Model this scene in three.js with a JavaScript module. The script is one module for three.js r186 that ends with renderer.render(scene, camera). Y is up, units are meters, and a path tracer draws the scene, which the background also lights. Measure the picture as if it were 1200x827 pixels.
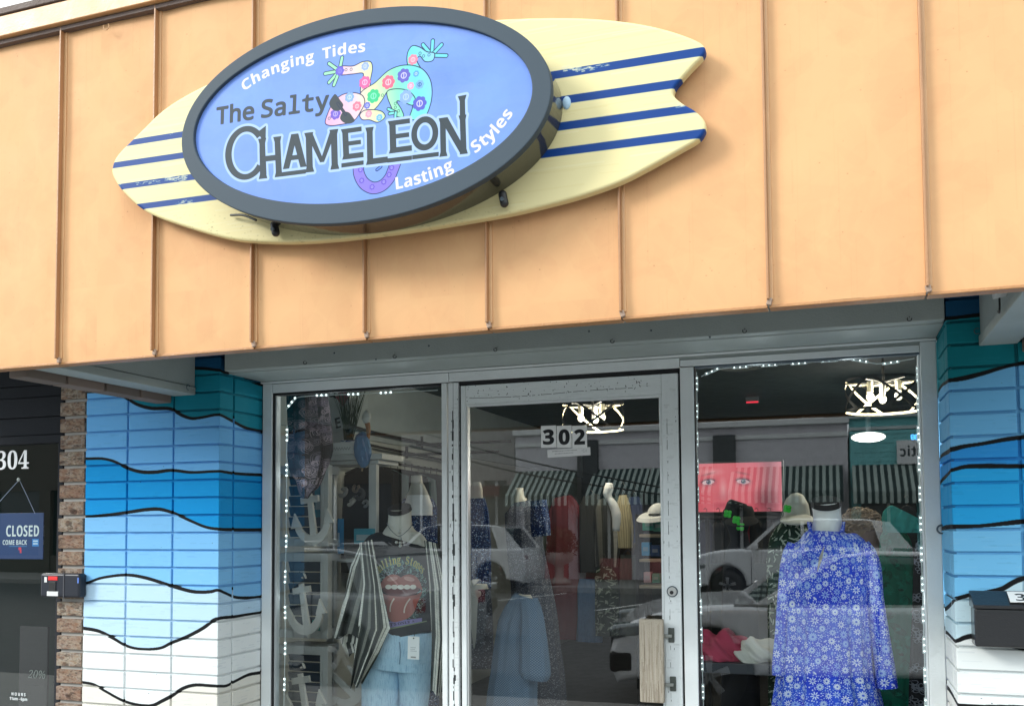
import * as THREE from 'three';
import { RoundedBoxGeometry } from 'three/addons/geometries/RoundedBoxGeometry.js';
import { mergeGeometries } from 'three/addons/utils/BufferGeometryUtils.js';

// ---------- camera, sky, sun, exposure ----------
const W = 1200, H = 827, F = 1090.28, CY = 559.47, D = 4, EYE = 1.6;
const scene = new THREE.Scene();
const camera = new THREE.PerspectiveCamera(2 * Math.atan(CY / F) * 180 / Math.PI, W / (2 * CY), 0.05, 400);
camera.position.set(0, EYE, D);
camera.rotation.order = 'YXZ';
camera.rotation.set(2.857 * Math.PI / 180, 19.13 * Math.PI / 180, -0.4027 * Math.PI / 180);
camera.setViewOffset(W, 2 * CY, 0, 0, W, H);          // the photograph is the upper part of a taller picture (lens shift)
camera.updateMatrixWorld(true);

const SUN = new THREE.Vector3(-0.85, 0.66, 0.66).normalize();
{ // overcast sky: pale, a little brighter round the veiled sun
  const w = 256, h = 128, d = new Float32Array(w * h * 4);
  for (let j = 0; j < h; j++) for (let i = 0; i < w; i++) {
    const el = ((j + 0.5) / h - 0.5) * Math.PI, az = ((i + 0.5) / w - 0.5) * 2 * Math.PI;
    const v = new THREE.Vector3(Math.cos(el) * Math.cos(az), Math.sin(el), Math.cos(el) * Math.sin(az));
    const s = Math.max(0, v.dot(SUN)), n = 0.04 * Math.sin(az * 3 + el * 7) * Math.sin(el * 9 - az * 2);
    const L = el < 0 ? 0.42 : 1.25 + 0.2 * Math.sin(el) + 0.5 * Math.pow(s, 6) + n;
    d.set([L * 0.90, L * 0.995, L * 1.04, 1], (j * w + i) * 4);
  }
  const sky = new THREE.DataTexture(d, w, h, THREE.RGBAFormat, THREE.FloatType);
  sky.mapping = THREE.EquirectangularReflectionMapping; sky.magFilter = THREE.LinearFilter; sky.minFilter = THREE.LinearFilter; sky.needsUpdate = true;
  scene.background = sky; scene.environment = sky;
}
const sun = new THREE.DirectionalLight(new THREE.Color(1, 0.975, 0.91), 1.6);
sun.position.copy(SUN.clone().multiplyScalar(30)); sun.target.position.set(-1, 1.5, 0);
sun.castShadow = true; sun.shadow.radius = 30; sun.shadow.mapSize.set(2048, 2048);
Object.assign(sun.shadow.camera, { left: -16, right: 16, top: 16, bottom: -16, near: 1, far: 80 });
scene.add(sun, sun.target); sun.name = 'sun';
const EXPOSURE = 1.8;

// ---------- helpers ----------
let seed = 20240611;
const rnd = () => { seed = (seed + 0x6D2B79F5) | 0; let t = Math.imul(seed ^ (seed >>> 15), 1 | seed); t = (t + Math.imul(t ^ (t >>> 7), 61 | t)) ^ t; return ((t ^ (t >>> 14)) >>> 0) / 4294967296; };
const rr = (a, b) => a + (b - a) * rnd();
const V = (x, y, z) => new THREE.Vector3(x, y, z);
const cR = V(1, 0, 0).applyQuaternion(camera.quaternion), cU = V(0, 1, 0).applyQuaternion(camera.quaternion), cF = V(0, 0, -1).applyQuaternion(camera.quaternion);
const ray = (x, y) => cF.clone().addScaledVector(cR, (x - 600) / F).addScaledVector(cU, -(y - CY) / F);
const P = (x, y, z) => { const r = ray(x, y); return camera.position.clone().addScaledVector(r, (z - D) / r.z); };        // where the line of sight meets the plane at depth z
const PX = (x, y, X) => { const r = ray(x, y); return camera.position.clone().addScaledVector(r, (X - camera.position.x) / r.x); };
const PM = (x, y, z) => { const p = P(x, y, -z - 0.04); p.z = z; return p; };                                            // the same for what the shop glass mirrors
const used = {};
const numbered = (n) => { const k = used[n] = (used[n] ?? -1) + 1; return k ? n + '_' + String(k).padStart(3, '0') : n; };
function tag(o, label, category, group, kind) {
  const u = {}; if (label) u.label = label; if (category) u.category = category; if (group) u.group = group; if (kind) u.kind = kind; o.userData = u; return o;
}
function thing(name, label, category, pos = [0, 0, 0], group) {
  const g = new THREE.Group(); g.name = numbered(name); g.position.set(pos.x ?? pos[0], pos.y ?? pos[1], pos.z ?? pos[2]); scene.add(g); return tag(g, label, category, group);
}
const wpos = (o) => { const p = V(0, 0, 0); for (let q = o; q && q !== scene; q = q.parent) p.add(q.position); return p; };
// a part given in world coordinates (things are not turned while they are built)
function part(parent, name, geo, mat, at, rot, label) {
  const m = new THREE.Mesh(geo, mat); m.name = parent === scene ? numbered(name) : name;
  const a = at ? V(at.x ?? at[0], at.y ?? at[1], at.z ?? at[2]) : V(0, 0, 0);
  if (parent !== scene) { const b = wpos(parent); a.sub(b); }
  m.position.copy(a); if (rot) m.rotation.set(...rot); m.castShadow = m.receiveShadow = true; parent.add(m);
  if (label) m.userData = { label };
  return m;
}
const struct = (name, geo, mat, at, rot) => { const m = part(scene, name, geo, mat, at, rot); m.userData = { kind: 'structure' }; return m; };
const cache = new Map();
function box(w, h, d, r = 0.003, uvm = true) {
  const k = [w, h, d, r, uvm].map((x) => typeof x === 'number' ? x.toFixed(4) : x).join();
  if (!cache.has(k)) { let g = r ? new RoundedBoxGeometry(w, h, d, 1, Math.min(r, w / 2.01, h / 2.01, d / 2.01)) : new THREE.BoxGeometry(w, h, d); if (uvm) g = metres(g); cache.set(k, g); }
  return cache.get(k);
}
function metres(g, off = [0, 0, 0]) { // uv in metres by the way each face looks
  if (g.index) g = g.toNonIndexed();
  const p = g.attributes.position, uv = new Float32Array(p.count * 2), a = V(), b = V(), c = V();
  for (let i = 0; i < p.count; i += 3) {
    a.fromBufferAttribute(p, i); b.fromBufferAttribute(p, i + 1); c.fromBufferAttribute(p, i + 2);
    const n = b.clone().sub(a).cross(c.clone().sub(a)); const ax = Math.abs(n.x), ay = Math.abs(n.y), az = Math.abs(n.z);
    [a, b, c].forEach((q, k) => { const [u, v] = ax > ay && ax > az ? [q.z + off[2], q.y + off[1]] : ay > az ? [q.x + off[0], q.z + off[2]] : [q.x + off[0], q.y + off[1]]; uv.set([u, v], (i + k) * 2); });
  }
  g.setAttribute('uv', new THREE.BufferAttribute(uv, 2)); return g;
}
function span(parent, name, x0, x1, y0, y1, z0, z1, mat, r = 0.003, label) { // a box between two corners
  return part(parent, name, box(Math.abs(x1 - x0), Math.abs(y1 - y0), Math.abs(z1 - z0), r), mat, [(x0 + x1) / 2, (y0 + y1) / 2, (z0 + z1) / 2], null, label);
}
const tube = (pts, r, seg = 24, rs = 6, closed = false) => new THREE.TubeGeometry(new THREE.CatmullRomCurve3(pts.map((p) => p.isVector3 ? p : V(...p)), closed, 'centripetal'), seg, r, rs, closed);
const rel = (geo, parent) => { const p = wpos(parent); geo.translate(-p.x, -p.y, -p.z); return geo; };   // geometry made in world coordinates, to the axes of its thing
const wpart = (parent, name, geo, mat, label) => { const m = new THREE.Mesh(rel(geo, parent), mat); m.name = name; m.castShadow = m.receiveShadow = true; parent.add(m); if (label) m.userData = { label }; return m; };
const clean = (g) => { g = g.index ? g.toNonIndexed() : g; for (const k of Object.keys(g.attributes)) if (!['position', 'normal', 'uv'].includes(k)) g.deleteAttribute(k); return g; };
const join = (gs) => mergeGeometries(gs.map(clean));

// ---------- textures and materials ----------
const col = (r, g, b) => new THREE.Color().setRGB(r, g, b);
function canvas(w, h, draw, repeat, srgb = true) {
  const c = document.createElement('canvas'); c.width = w; c.height = h; const x = c.getContext('2d'); draw(x, w, h);
  const t = new THREE.CanvasTexture(c); if (srgb) t.colorSpace = THREE.SRGBColorSpace;
  t.wrapS = t.wrapT = repeat ? THREE.RepeatWrapping : THREE.ClampToEdgeWrapping; if (repeat) t.repeat.set(repeat[0], repeat[1]); return t;
}
const lattice = Array.from({ length: 4096 }, () => rnd());
function vnoise(x, y, per) { // tiling value noise
  const xi = Math.floor(x), yi = Math.floor(y), fx = x - xi, fy = y - yi, s = (t) => t * t * (3 - 2 * t), m = (a) => ((a % per) + per) % per;
  const L = (i, j) => lattice[(m(i) * 57 + m(j) * 131 + per * 17) & 4095], a = L(xi, yi), b = L(xi + 1, yi), c = L(xi, yi + 1), e = L(xi + 1, yi + 1), u = s(fx), v = s(fy);
  return a + (b - a) * u + (c - a) * v + (a - b - c + e) * u * v;
}
function fbm(u, v, base, oct) { let s = 0, a = 0.5, n = 0, p = base; for (let o = 0; o < oct; o++) { s += a * vnoise(u * p, v * p, p); n += a; a *= 0.5; p *= 2; } return s / n; }
function noiseTex(n, f, repeat, srgb = false, aspect = 1) {
  const d = new Uint8Array(n * n * 4);
  for (let j = 0; j < n; j++) for (let i = 0; i < n; i++) { const c = f(i / n, j / n); const q = Array.isArray(c) ? c : [c, c, c]; d.set([...q.map((x) => Math.max(0, Math.min(255, x * 255))), 255], (j * n + i) * 4); }
  const t = new THREE.DataTexture(d, n, n); t.wrapS = t.wrapT = THREE.RepeatWrapping; t.magFilter = THREE.LinearFilter; t.minFilter = THREE.LinearMipmapLinearFilter; t.generateMipmaps = true;
  if (srgb) t.colorSpace = THREE.SRGBColorSpace; if (repeat) t.repeat.set(repeat[0], repeat[1]); t.needsUpdate = true; return t;
}
const reps = (t, x, y = x) => { const c = t.clone(); c.repeat.set(x, y); c.needsUpdate = true; return c; };
const soft = noiseTex(256, (u, v) => fbm(u, v, 4, 4));                 // gentle unevenness
const grain = noiseTex(256, (u, v) => 0.55 * fbm(u, v, 32, 3) + 0.45 * vnoise(u * 128, v * 128, 128));
const mottle = noiseTex(256, (u, v) => { const a = 0.93 + 0.07 * fbm(u, v, 6, 5); return [a, a, a]; }, null, true);
const rough = noiseTex(256, (u, v) => 0.75 + 0.25 * fbm(u, v, 8, 4));
const weave = noiseTex(256, (u, v) => 0.5 + 0.25 * Math.sin(u * Math.PI * 128) * Math.sin(v * Math.PI * 128) + 0.3 * (vnoise(u * 64, v * 64, 64) - 0.5));
const metalMap = canvas(1024, 1024, (c, w, h) => { // painted sheet metal: chalky patches, faint run marks, small scuffs
  c.fillStyle = '#f4f4f4'; c.fillRect(0, 0, w, h);
  for (let i = 0; i < 500; i++) { c.fillStyle = rnd() < 0.5 ? 'rgba(255,255,255,0.06)' : 'rgba(150,120,95,0.014)'; c.beginPath(); c.ellipse(rnd() * w, rnd() * h, rr(10, 90), rr(10, 120), rr(0, 3), 0, 7); c.fill(); }
  for (let i = 0; i < 240; i++) { c.fillStyle = `rgba(${rnd() < 0.5 ? '255,250,240' : '130,90,60'},${rr(0.015, 0.045)})`; c.fillRect(rnd() * w, rnd() * h, rr(1, 3), rr(40, 320)); }
  for (let i = 0; i < 160; i++) { c.fillStyle = `rgba(110,75,50,${rr(0.08, 0.3)})`; c.fillRect(rnd() * w, rnd() * h, rr(1, 4), rr(1, 3)); }
}, [0.8, 0.8]);
const mats = {};
function mat(o) {
  const m = new (o.physical ? THREE.MeshPhysicalMaterial : THREE.MeshStandardMaterial)(); delete o.physical;
  if (Array.isArray(o.color)) o.color = col(...o.color);
  if (Array.isArray(o.emissive)) o.emissive = col(...o.emissive);
  m.setValues(o); m.side = THREE.DoubleSide; return m;
}
const paint = (c, r = 0.6, bs = 0.0012) => mat({ color: c, roughness: r, map: reps(mottle, 1.3), bumpMap: reps(grain, 2.5), bumpScale: bs, roughnessMap: reps(rough, 2) });
const plain = (c, r = 0.6, m = 0) => mat({ color: c, roughness: r, metalness: m });
const cloth = (c, map, bs = 0.0015) => mat({ physical: true, color: c, roughness: 0.9, map, bumpMap: reps(weave, 6), bumpScale: bs, sheen: 0.25, sheenRoughness: 0.6 });
const M = {
  orange: mat({ physical: true, color: [0.69, 0.395, 0.195], roughness: 0.78, specularIntensity: 0.35, map: metalMap, bumpMap: reps(soft, 0.55, 0.4), bumpScale: 0.018, roughnessMap: reps(rough, 1.1) }),
  orangeTrim: paint([0.60, 0.335, 0.155], 0.5, 0.0008),
  seam: paint([0.40, 0.20, 0.09], 0.5, 0.0008),  // browner than the panels: shade on the seam sides painted into the colour
  hem: paint([0.46, 0.22, 0.085], 0.5),
  scuff: paint([0.38, 0.26, 0.19], 0.6),
  coping: paint([0.13, 0.09, 0.075], 0.85, 0.003),
  soffit: paint([0.36, 0.40, 0.385], 0.7, 0.0012),
  soffitDark: paint([0.40, 0.44, 0.425], 0.75),
  frame: paint([0.78, 0.82, 0.825], 0.5, 0.0012),
  bead: mat({ color: [0.78, 0.79, 0.78], roughness: 0.3, metalness: 0.6 }),
  black: plain([0.012, 0.012, 0.013], 0.45),
  matt: plain([0.018, 0.018, 0.02], 0.9),
  darkGrey: plain([0.075, 0.1, 0.12], 0.55),
  white: paint([0.74, 0.75, 0.74], 0.55),
  steel: plain([0.55, 0.55, 0.53], 0.35, 0.9),
  glass: mat({ physical: true, color: [0.93, 0.97, 0.95], roughness: 0, transmission: 1, thickness: 0, ior: 2.1 }),
};
// ---------- ground and road ----------
const asphalt = mat({ color: [0.075, 0.077, 0.08], roughness: 0.95, map: reps(noiseTex(256, (u, v) => { const a = 0.75 + 0.25 * fbm(u, v, 16, 4); return [a, a, a]; }, null, true), 0.5), bumpMap: reps(grain, 1.5), bumpScale: 0.004 });
const concrete = mat({ color: [0.24, 0.235, 0.225], roughness: 0.9, map: reps(mottle, 0.7), bumpMap: reps(grain, 1), bumpScale: 0.003 });
struct('ground', metres(new THREE.PlaneGeometry(400, 400).rotateX(-Math.PI / 2)), paint([0.2, 0.2, 0.17], 0.95), [0, -0.19, 0]);
struct('road', metres(new THREE.PlaneGeometry(160, 14.6).rotateX(-Math.PI / 2)), asphalt, [0, -0.15, 11.5]);
struct('pavement', metres(box(160, 0.3, 4.0, 0.02)), concrete, [0, -0.151, 2.18]);
struct('far_pavement', metres(box(160, 0.3, 3.2, 0.02)), concrete, [0, -0.151, 20.4]);
{ const g = []; for (let i = 0; i < 9; i++) g.push(new THREE.PlaneGeometry(0.1, 4.6).rotateX(-Math.PI / 2).rotateY(0.35).translate(-14 + i * 3.4, -0.146, 16.4)); struct('parking_lines', join(g), paint([0.75, 0.75, 0.72], 0.8)); }

// ---------- orange metal fascia of the canopy ----------
const ZC = 1.4, YB = 2.19, YT = 3.415;
const seamX = [-3.035, -2.617, -2.198, -1.799, -1.383, -0.972, -0.564, -0.158, 0.238, 0.64];
{
  const t = thing('canopy_fascia', 'orange metal canopy fascia of upright panels and thin seams above the shopfront', 'canopy', [-1.2, YB, ZC]);
  for (let i = 0; i < seamX.length - 1; i++) {
    const x0 = seamX[i] + 0.002, x1 = seamX[i + 1] - 0.002, w = x1 - x0, h = YT - YB, nx = 14, ny = 22, pos = [], idx = [], uv = [];
    const s1 = rr(0, 9), s2 = rr(0, 9);
    for (let j = 0; j <= ny; j++) for (let k = 0; k <= nx; k++) { // a thin sheet, slightly pillowed, turned up at its seams
      const a = k / nx, b = j / ny, e = Math.min(a, 1 - a) * w;
      const z = 0.0045 * Math.sin(Math.PI * a) + 0.002 * Math.sin(a * 5 + s1 + b * 3) * Math.sin(b * 7 + s2) + 0.006 * Math.exp(-e / 0.006) + (b < 0.02 ? -0.004 : 0);
      pos.push(x0 + a * w, YB + b * h, ZC + z); uv.push(x0 + a * w + i * 3.7, YB + b * h + i * 1.3);
      if (j && k) { const q = j * (nx + 1) + k; idx.push(q - nx - 2, q - nx - 1, q, q - nx - 2, q, q - 1); }
    }
    const g = new THREE.BufferGeometry(); g.setAttribute('position', new THREE.Float32BufferAttribute(pos, 3)); g.setAttribute('uv', new THREE.Float32BufferAttribute(uv, 2)); g.setIndex(idx); g.computeVertexNormals();
    wpart(t, 'panel', g, M.orange);
    span(t, 'bottom_hem', x0, x1, YB - 0.008, YB + 0.001, ZC - 0.045, ZC + 0.002, M.hem, 0.002);
    if (i) { // the standing seam at the panel's left, its foot bent and scuffed
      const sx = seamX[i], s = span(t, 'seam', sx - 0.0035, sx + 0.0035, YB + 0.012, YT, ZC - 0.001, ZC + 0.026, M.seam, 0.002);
      part(s, 'seam_base', box(0.012, YT - YB - 0.012, 0.008, 0.003), M.orangeTrim, [sx + 0.008, (YB + YT) / 2 + 0.006, ZC + 0.005]);
      part(s, 'seam_foot', box(0.014, 0.02, 0.012, 0.003), M.scuff, [sx + 0.003, YB + 0.008, ZC + 0.008], [0, 0, rr(-0.3, 0.3)]);
    }
  }
  span(t, 'backing_board', seamX[0], 0.64, YB + 0.01, YT + 0.1, ZC - 0.06, ZC - 0.02, M.soffitDark);
  span(t, 'top_trim', seamX[0], 0.64, YT + 0.002, YT + 0.08, ZC - 0.02, ZC + 0.044, M.orangeTrim, 0.004);
  span(t, 'trim_shadow_strip', seamX[0], 0.64, YT - 0.016, YT + 0.0, ZC - 0.01, ZC + 0.026, M.coping, 0.002);  // shade painted in: dark strip for the shadow and grime below the top trim
  span(t, 'coping', seamX[0], 0.64, YT + 0.082, YT + 0.108, ZC - 0.3, ZC + 0.05, M.coping, 0.004);
  const hk = []; for (const [x, y] of [[124, 31]]) { const p = P(x, y, ZC + 0.03); hk.push(new THREE.TorusGeometry(0.012, 0.002, 6, 14, 4.4).rotateZ(2.6).translate(p.x, p.y, p.z)); }
  wpart(t, 'hook', join(hk), M.orangeTrim);
}
{ // sliver of signboard over the coping, top left
  const t = thing('upper_signboard', 'pale signboard above the canopy coping at the top left', 'signboard', [-2.9, YT + 0.11, 1.37]);
  const xa = P(62, 4, 1.4).x;
  span(t, 'board', -3.4, xa - 0.008, YT + 0.11, YT + 0.6, 1.34, 1.4, paint([0.86, 0.84, 0.82]), 0.004);
  span(t, 'joint_strip', xa - 0.007, xa + 0.007, YT + 0.11, YT + 0.6, 1.34, 1.405, M.black, 0.002);
  span(t, 'board', xa + 0.008, xa + 0.35, YT + 0.11, YT + 0.6, 1.34, 1.4, paint([0.82, 0.6, 0.42]), 0.004, 'peach board');
}

// ---------- soffit, beams, hooks ----------
const ZP = 0.342, XL = -2.72, XR = 0.396, YH = 2.325, YS = 2.62;
{
  const t = thing('canopy_soffit', 'grey painted underside of the canopy with header beam and small hooks', 'soffit', [-1.2, YS, 0.8]);
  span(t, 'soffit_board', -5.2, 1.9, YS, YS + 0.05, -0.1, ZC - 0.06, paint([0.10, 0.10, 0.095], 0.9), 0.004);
  span(t, 'roof_deck', -5.2, 1.9, YS + 0.3, YS + 0.36, -9.2, ZC - 0.06, M.coping, 0.004);
  span(t, 'header_beam', P(262, 425, ZP).x, XR - 0.004, YH + 0.002, YS - 0.001, ZP - 0.06, ZP - 0.004, M.soffit, 0.004);
  span(t, 'header_soffit', XL + 0.002, XR - 0.002, YH - 0.002, YH + 0.012, 0.012, ZP - 0.061, M.soffit, 0.003);
  span(t, 'ledge', XL + 0.002, XR - 0.002, YH - 0.012, YH - 0.003, 0.0, 0.02, M.frame, 0.003);
  for (const [x, y] of [[358, 425], [463, 418], [718, 400], [873, 388], [1066, 374], [581, 410]]) {
    const p = P(x, y, ZP), g = join([new THREE.TorusGeometry(0.0075, 0.0016, 6, 12, 4.2).rotateZ(2.4), new THREE.CylinderGeometry(0.0016, 0.0016, 0.012, 6).rotateX(Math.PI / 2).translate(0, 0.0075, -0.004)]);
    part(t, 'hook', g, M.black, [p.x, p.y, p.z + 0.006], [0, rr(-0.8, 0.8), 0]);
  }
  for (const [x, y] of [[391, 413.5], [440, 421], [502, 405], [690, 388], [763, 387], [832, 395]]) { const p = P(x, y, ZP); part(t, 'screw_head', new THREE.SphereGeometry(0.004, 8, 6), M.darkGrey, [p.x, p.y, ZP - 0.003]); }
}
for (const s of [-1, 1]) { // grey cross beams over the piers, running out from the wall
  const x0 = s < 0 ? -2.862 : 0.505, x1 = x0 + s * 0.118, t = thing('cross_beam', s < 0 ? 'grey beam running out over the left blue pier with bricks along its underside' : 'grey beam running out over the right blue pier with a white insulator hook', 'beam', [x0, YH - 0.1, 0.9]);
  span(t, 'beam_face', x0, x0 + s * 0.03, 2.262, YS - 0.001, ZP + 0.0, ZC - 0.065, M.soffit, 0.003);
  span(t, 'beam_lip', x0 - s * 0.006, x1, 2.222, 2.26, ZP + 0.002, ZC - 0.065, M.soffit, 0.004);
  span(t, 'beam_joint', x0 + s * 0.031, x1 + s * 0.25, 2.262, YS - 0.002, ZP + 0.004, ZC - 0.066, M.soffitDark, 0);
  span(t, 'lintel_bed', x1 + s * 0.002, x1 + s * 0.12, 2.235, 2.255, ZP + 0.003, ZC - 0.065, plain([0.10, 0.065, 0.055], 0.95), 0.002);
  const L = 0.215, n = Math.floor((ZC - 0.07 - ZP) / L);
  for (let i = 0; i < n; i++) span(t, 'brick', x1 + s * 0.012, x1 + s * 0.10, 2.19, 2.233, ZP + 0.006 + i * L, ZP + (i + 1) * L - 0.006, i % 2 ? plain([0.16, 0.125, 0.105], 0.95) : plain([0.2, 0.15, 0.125], 0.95), 0.004);
  if (s < 0) for (const [x, y] of [[219, 454], [66, 424.5]]) { const p = PX(x, y, x0); part(t, 'hook', new THREE.TorusGeometry(0.012, 0.002, 6, 14, 4.4).rotateY(Math.PI / 2).rotateX(0.6), M.darkGrey, [p.x + 0.006, p.y, p.z]); }
  else {
    const c = PX(1180, 338, x0), k = part(t, 'insulator', new THREE.CylinderGeometry(0.03, 0.024, 0.035, 16).rotateZ(Math.PI / 2), M.white, [x0 - 0.018, c.y, c.z]);
    const a = c.y - 0.02; part(k, 'hook', rel(tube([[x0 - 0.02, a, c.z], [x0 - 0.02, a - 0.03, c.z], [x0 - 0.022, a - 0.045, c.z + 0.008], [x0 - 0.022, a - 0.052, c.z], [x0 - 0.022, a - 0.045, c.z - 0.012]], 0.003, 24), k), M.black, wpos(k));
    const h = P(1146, 389, ZP); part(t, 'hook', new THREE.TorusGeometry(0.01, 0.0016, 6, 14, 4.6).rotateZ(1), M.darkGrey, [x0 - 0.012, h.y, ZP + 0.02]);
  }
}

// ---------- painted brick piers ----------
const PITCH = (2.233 - 1.652) / 7, YJ = 1.652;
function brickBump() { return reps(grain, 2.2); }
function pier(side, name, label, bands, lines, cols, retCols) {
  // mural paint, unrolled: the front from its outer edge to the corner, then the face turned into the recess
  const y0 = -0.2, y1 = 2.7, wf = 0.80, wr = 0.345, ppm = 560, X = side < 0 ? XL - wf : XR;
  const s = (x, z) => side < 0 ? (z === null ? x - X : wf + (ZP - z)) : (z === null ? wr + (x - X) : wr - (ZP - z));
  const tex = canvas(Math.round((wf + wr) * ppm), Math.round((y1 - y0) * ppm), (c, w, h) => {
    const cx = (u) => u * ppm, cy = (y) => h - (y - y0) * ppm;
    c.fillStyle = bands[0]; c.fillRect(0, 0, w, h);
    const spl = lines.map((L) => {
      const q = L.map(([x, y, f]) => { const p = f ? PX(x, y, side < 0 ? XL : XR) : P(x, y, ZP); return [s(p.x, f ? p.z : null), p.y]; }).sort((a, b) => a[0] - b[0]);
      q.unshift([-0.2, q[0][1] + (side < 0 ? 0.02 : -0.02)]); q.push([wf + wr + 0.2, q[q.length - 1][1] + 0.01]);
      return new THREE.CatmullRomCurve3(q.map(([a, b]) => V(a, b, 0)), false, 'centripetal').getPoints(240);
    });
    spl.forEach((q, i) => { c.beginPath(); q.forEach((p, k) => c[k ? 'lineTo' : 'moveTo'](cx(p.x), cy(p.y))); c.lineTo(w + 99, h); c.lineTo(-99, h); c.closePath(); c.fillStyle = bands[i + 1]; c.fill(); });
    for (let i = 0; i < 2600; i++) { c.fillStyle = rnd() < 0.5 ? 'rgba(255,255,255,0.05)' : 'rgba(0,30,70,0.05)'; c.fillRect(rnd() * w, rnd() * h, rr(4, 40), rr(1, 3)); }
    spl.forEach((q) => { c.strokeStyle = '#101113'; c.lineJoin = c.lineCap = 'round'; for (let k = 1; k < q.length; k++) { c.lineWidth = ppm * (0.014 + 0.0022 * Math.sin(k * 0.045 + q[0].y * 40)); c.beginPath(); c.moveTo(cx(q[k - 1].x), cy(q[k - 1].y)); c.lineTo(cx(q[k].x), cy(q[k].y)); c.stroke(); } });
    for (let i = 0; i < 40; i++) { c.fillStyle = 'rgba(20,30,45,0.75)'; const r = rr(0.5, 1.8); c.fillRect(rnd() * w, rnd() * h, r * 2, r); }
  });
  const mm = mat({ physical: true, color: [0.80, 0.80, 0.80], roughness: 0.8, specularIntensity: 0.5, map: tex });
  const ms = mat({ color: [0.70, 0.70, 0.71], roughness: 0.9, map: tex });
  const lay = (g) => { // uv from the place on the pier
    if (g.index) g = g.toNonIndexed(); const p = g.attributes.position, nr = g.attributes.normal, uv = new Float32Array(p.count * 2);
    for (let i = 0; i < p.count; i += 3) {
      let nx = 0, nz = 0; for (let k = 0; k < 3; k++) { nx += nr.getX(i + k); nz += nr.getZ(i + k); }
      const xm = (p.getX(i) + p.getX(i + 1) + p.getX(i + 2)) / 3, turned = side * -nx > Math.abs(nz) && (side < 0 ? xm > XL - 0.02 : xm < XR + 0.02);
      for (let k = 0; k < 3; k++) uv.set([Math.min(1, Math.max(0, (turned ? s(0, p.getZ(i + k)) : s(p.getX(i + k), null)) / (wf + wr))), (p.getY(i + k) - y0) / (y1 - y0)], (i + k) * 2);
    }
    g.setAttribute('uv', new THREE.BufferAttribute(uv, 2)); return g;
  };
  const t = thing(name, label, 'brick pier', [side < 0 ? XL - 0.4 : XR + 0.4, -0.15, ZP - 0.17]);
  const rc = 0.012, xa = side < 0 ? X + 0.004 : XR + rc, xb = side < 0 ? XL - rc : XR + wf;
  wpart(t, 'mortar', lay(new THREE.BoxGeometry(xb - xa, y1 - y0 - 0.1, ZP - rc + 0.15).translate((xa + xb) / 2, (y0 + y1 - 0.1) / 2, (ZP - rc - 0.15) / 2)), ms);
  const n0 = Math.ceil((y0 + 0.05 - YJ) / PITCH), n1 = Math.floor((y1 - 0.1 - YJ) / PITCH);
  const brick = (x0, x1, z0, z1, r) => {
    const j = 0.0045, w = x1 - x0, d = z1 - z0, h = PITCH - 2 * j, ya = YJ + r * PITCH + j;
    const g = new RoundedBoxGeometry(w, h, d, 1, 0.0035);
    g.rotateX(rr(-0.006, 0.006)); g.translate((x0 + x1) / 2, ya + h / 2, (z0 + z1) / 2 + rr(-0.0012, 0.0012)); wpart(t, 'brick', lay(g), mm);
  };
  for (let r = n0; r < n1; r++) {
    const vis = YJ + r * PITCH > 0.55;
    cols.forEach(([a, b], i) => { const corner = side < 0 ? i === cols.length - 1 : i === 0; brick(a + (side < 0 ? 0.005 : corner ? 0 : 0.005), b - (side < 0 ? (corner ? 0 : 0.005) : 0.005), corner ? ZP - 0.104 : ZP - 0.05, ZP, r); });
    retCols.forEach(([a, b]) => brick(side < 0 ? XL - 0.05 : XR, side < 0 ? XL : XR + 0.05, a, b, r));
  }
  return t;
}
const Z5 = (x, y) => [x / 3.75, 400 + y / 3.75], Z6 = (x, y) => [x / 3.644, 600 + y / 3.644], f1 = (p) => [p[0], p[1], 1];
const xc = P(148, 600, ZP).x, xd = P(202, 600, ZP).x, xe = P(98, 600, ZP).x;
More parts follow.
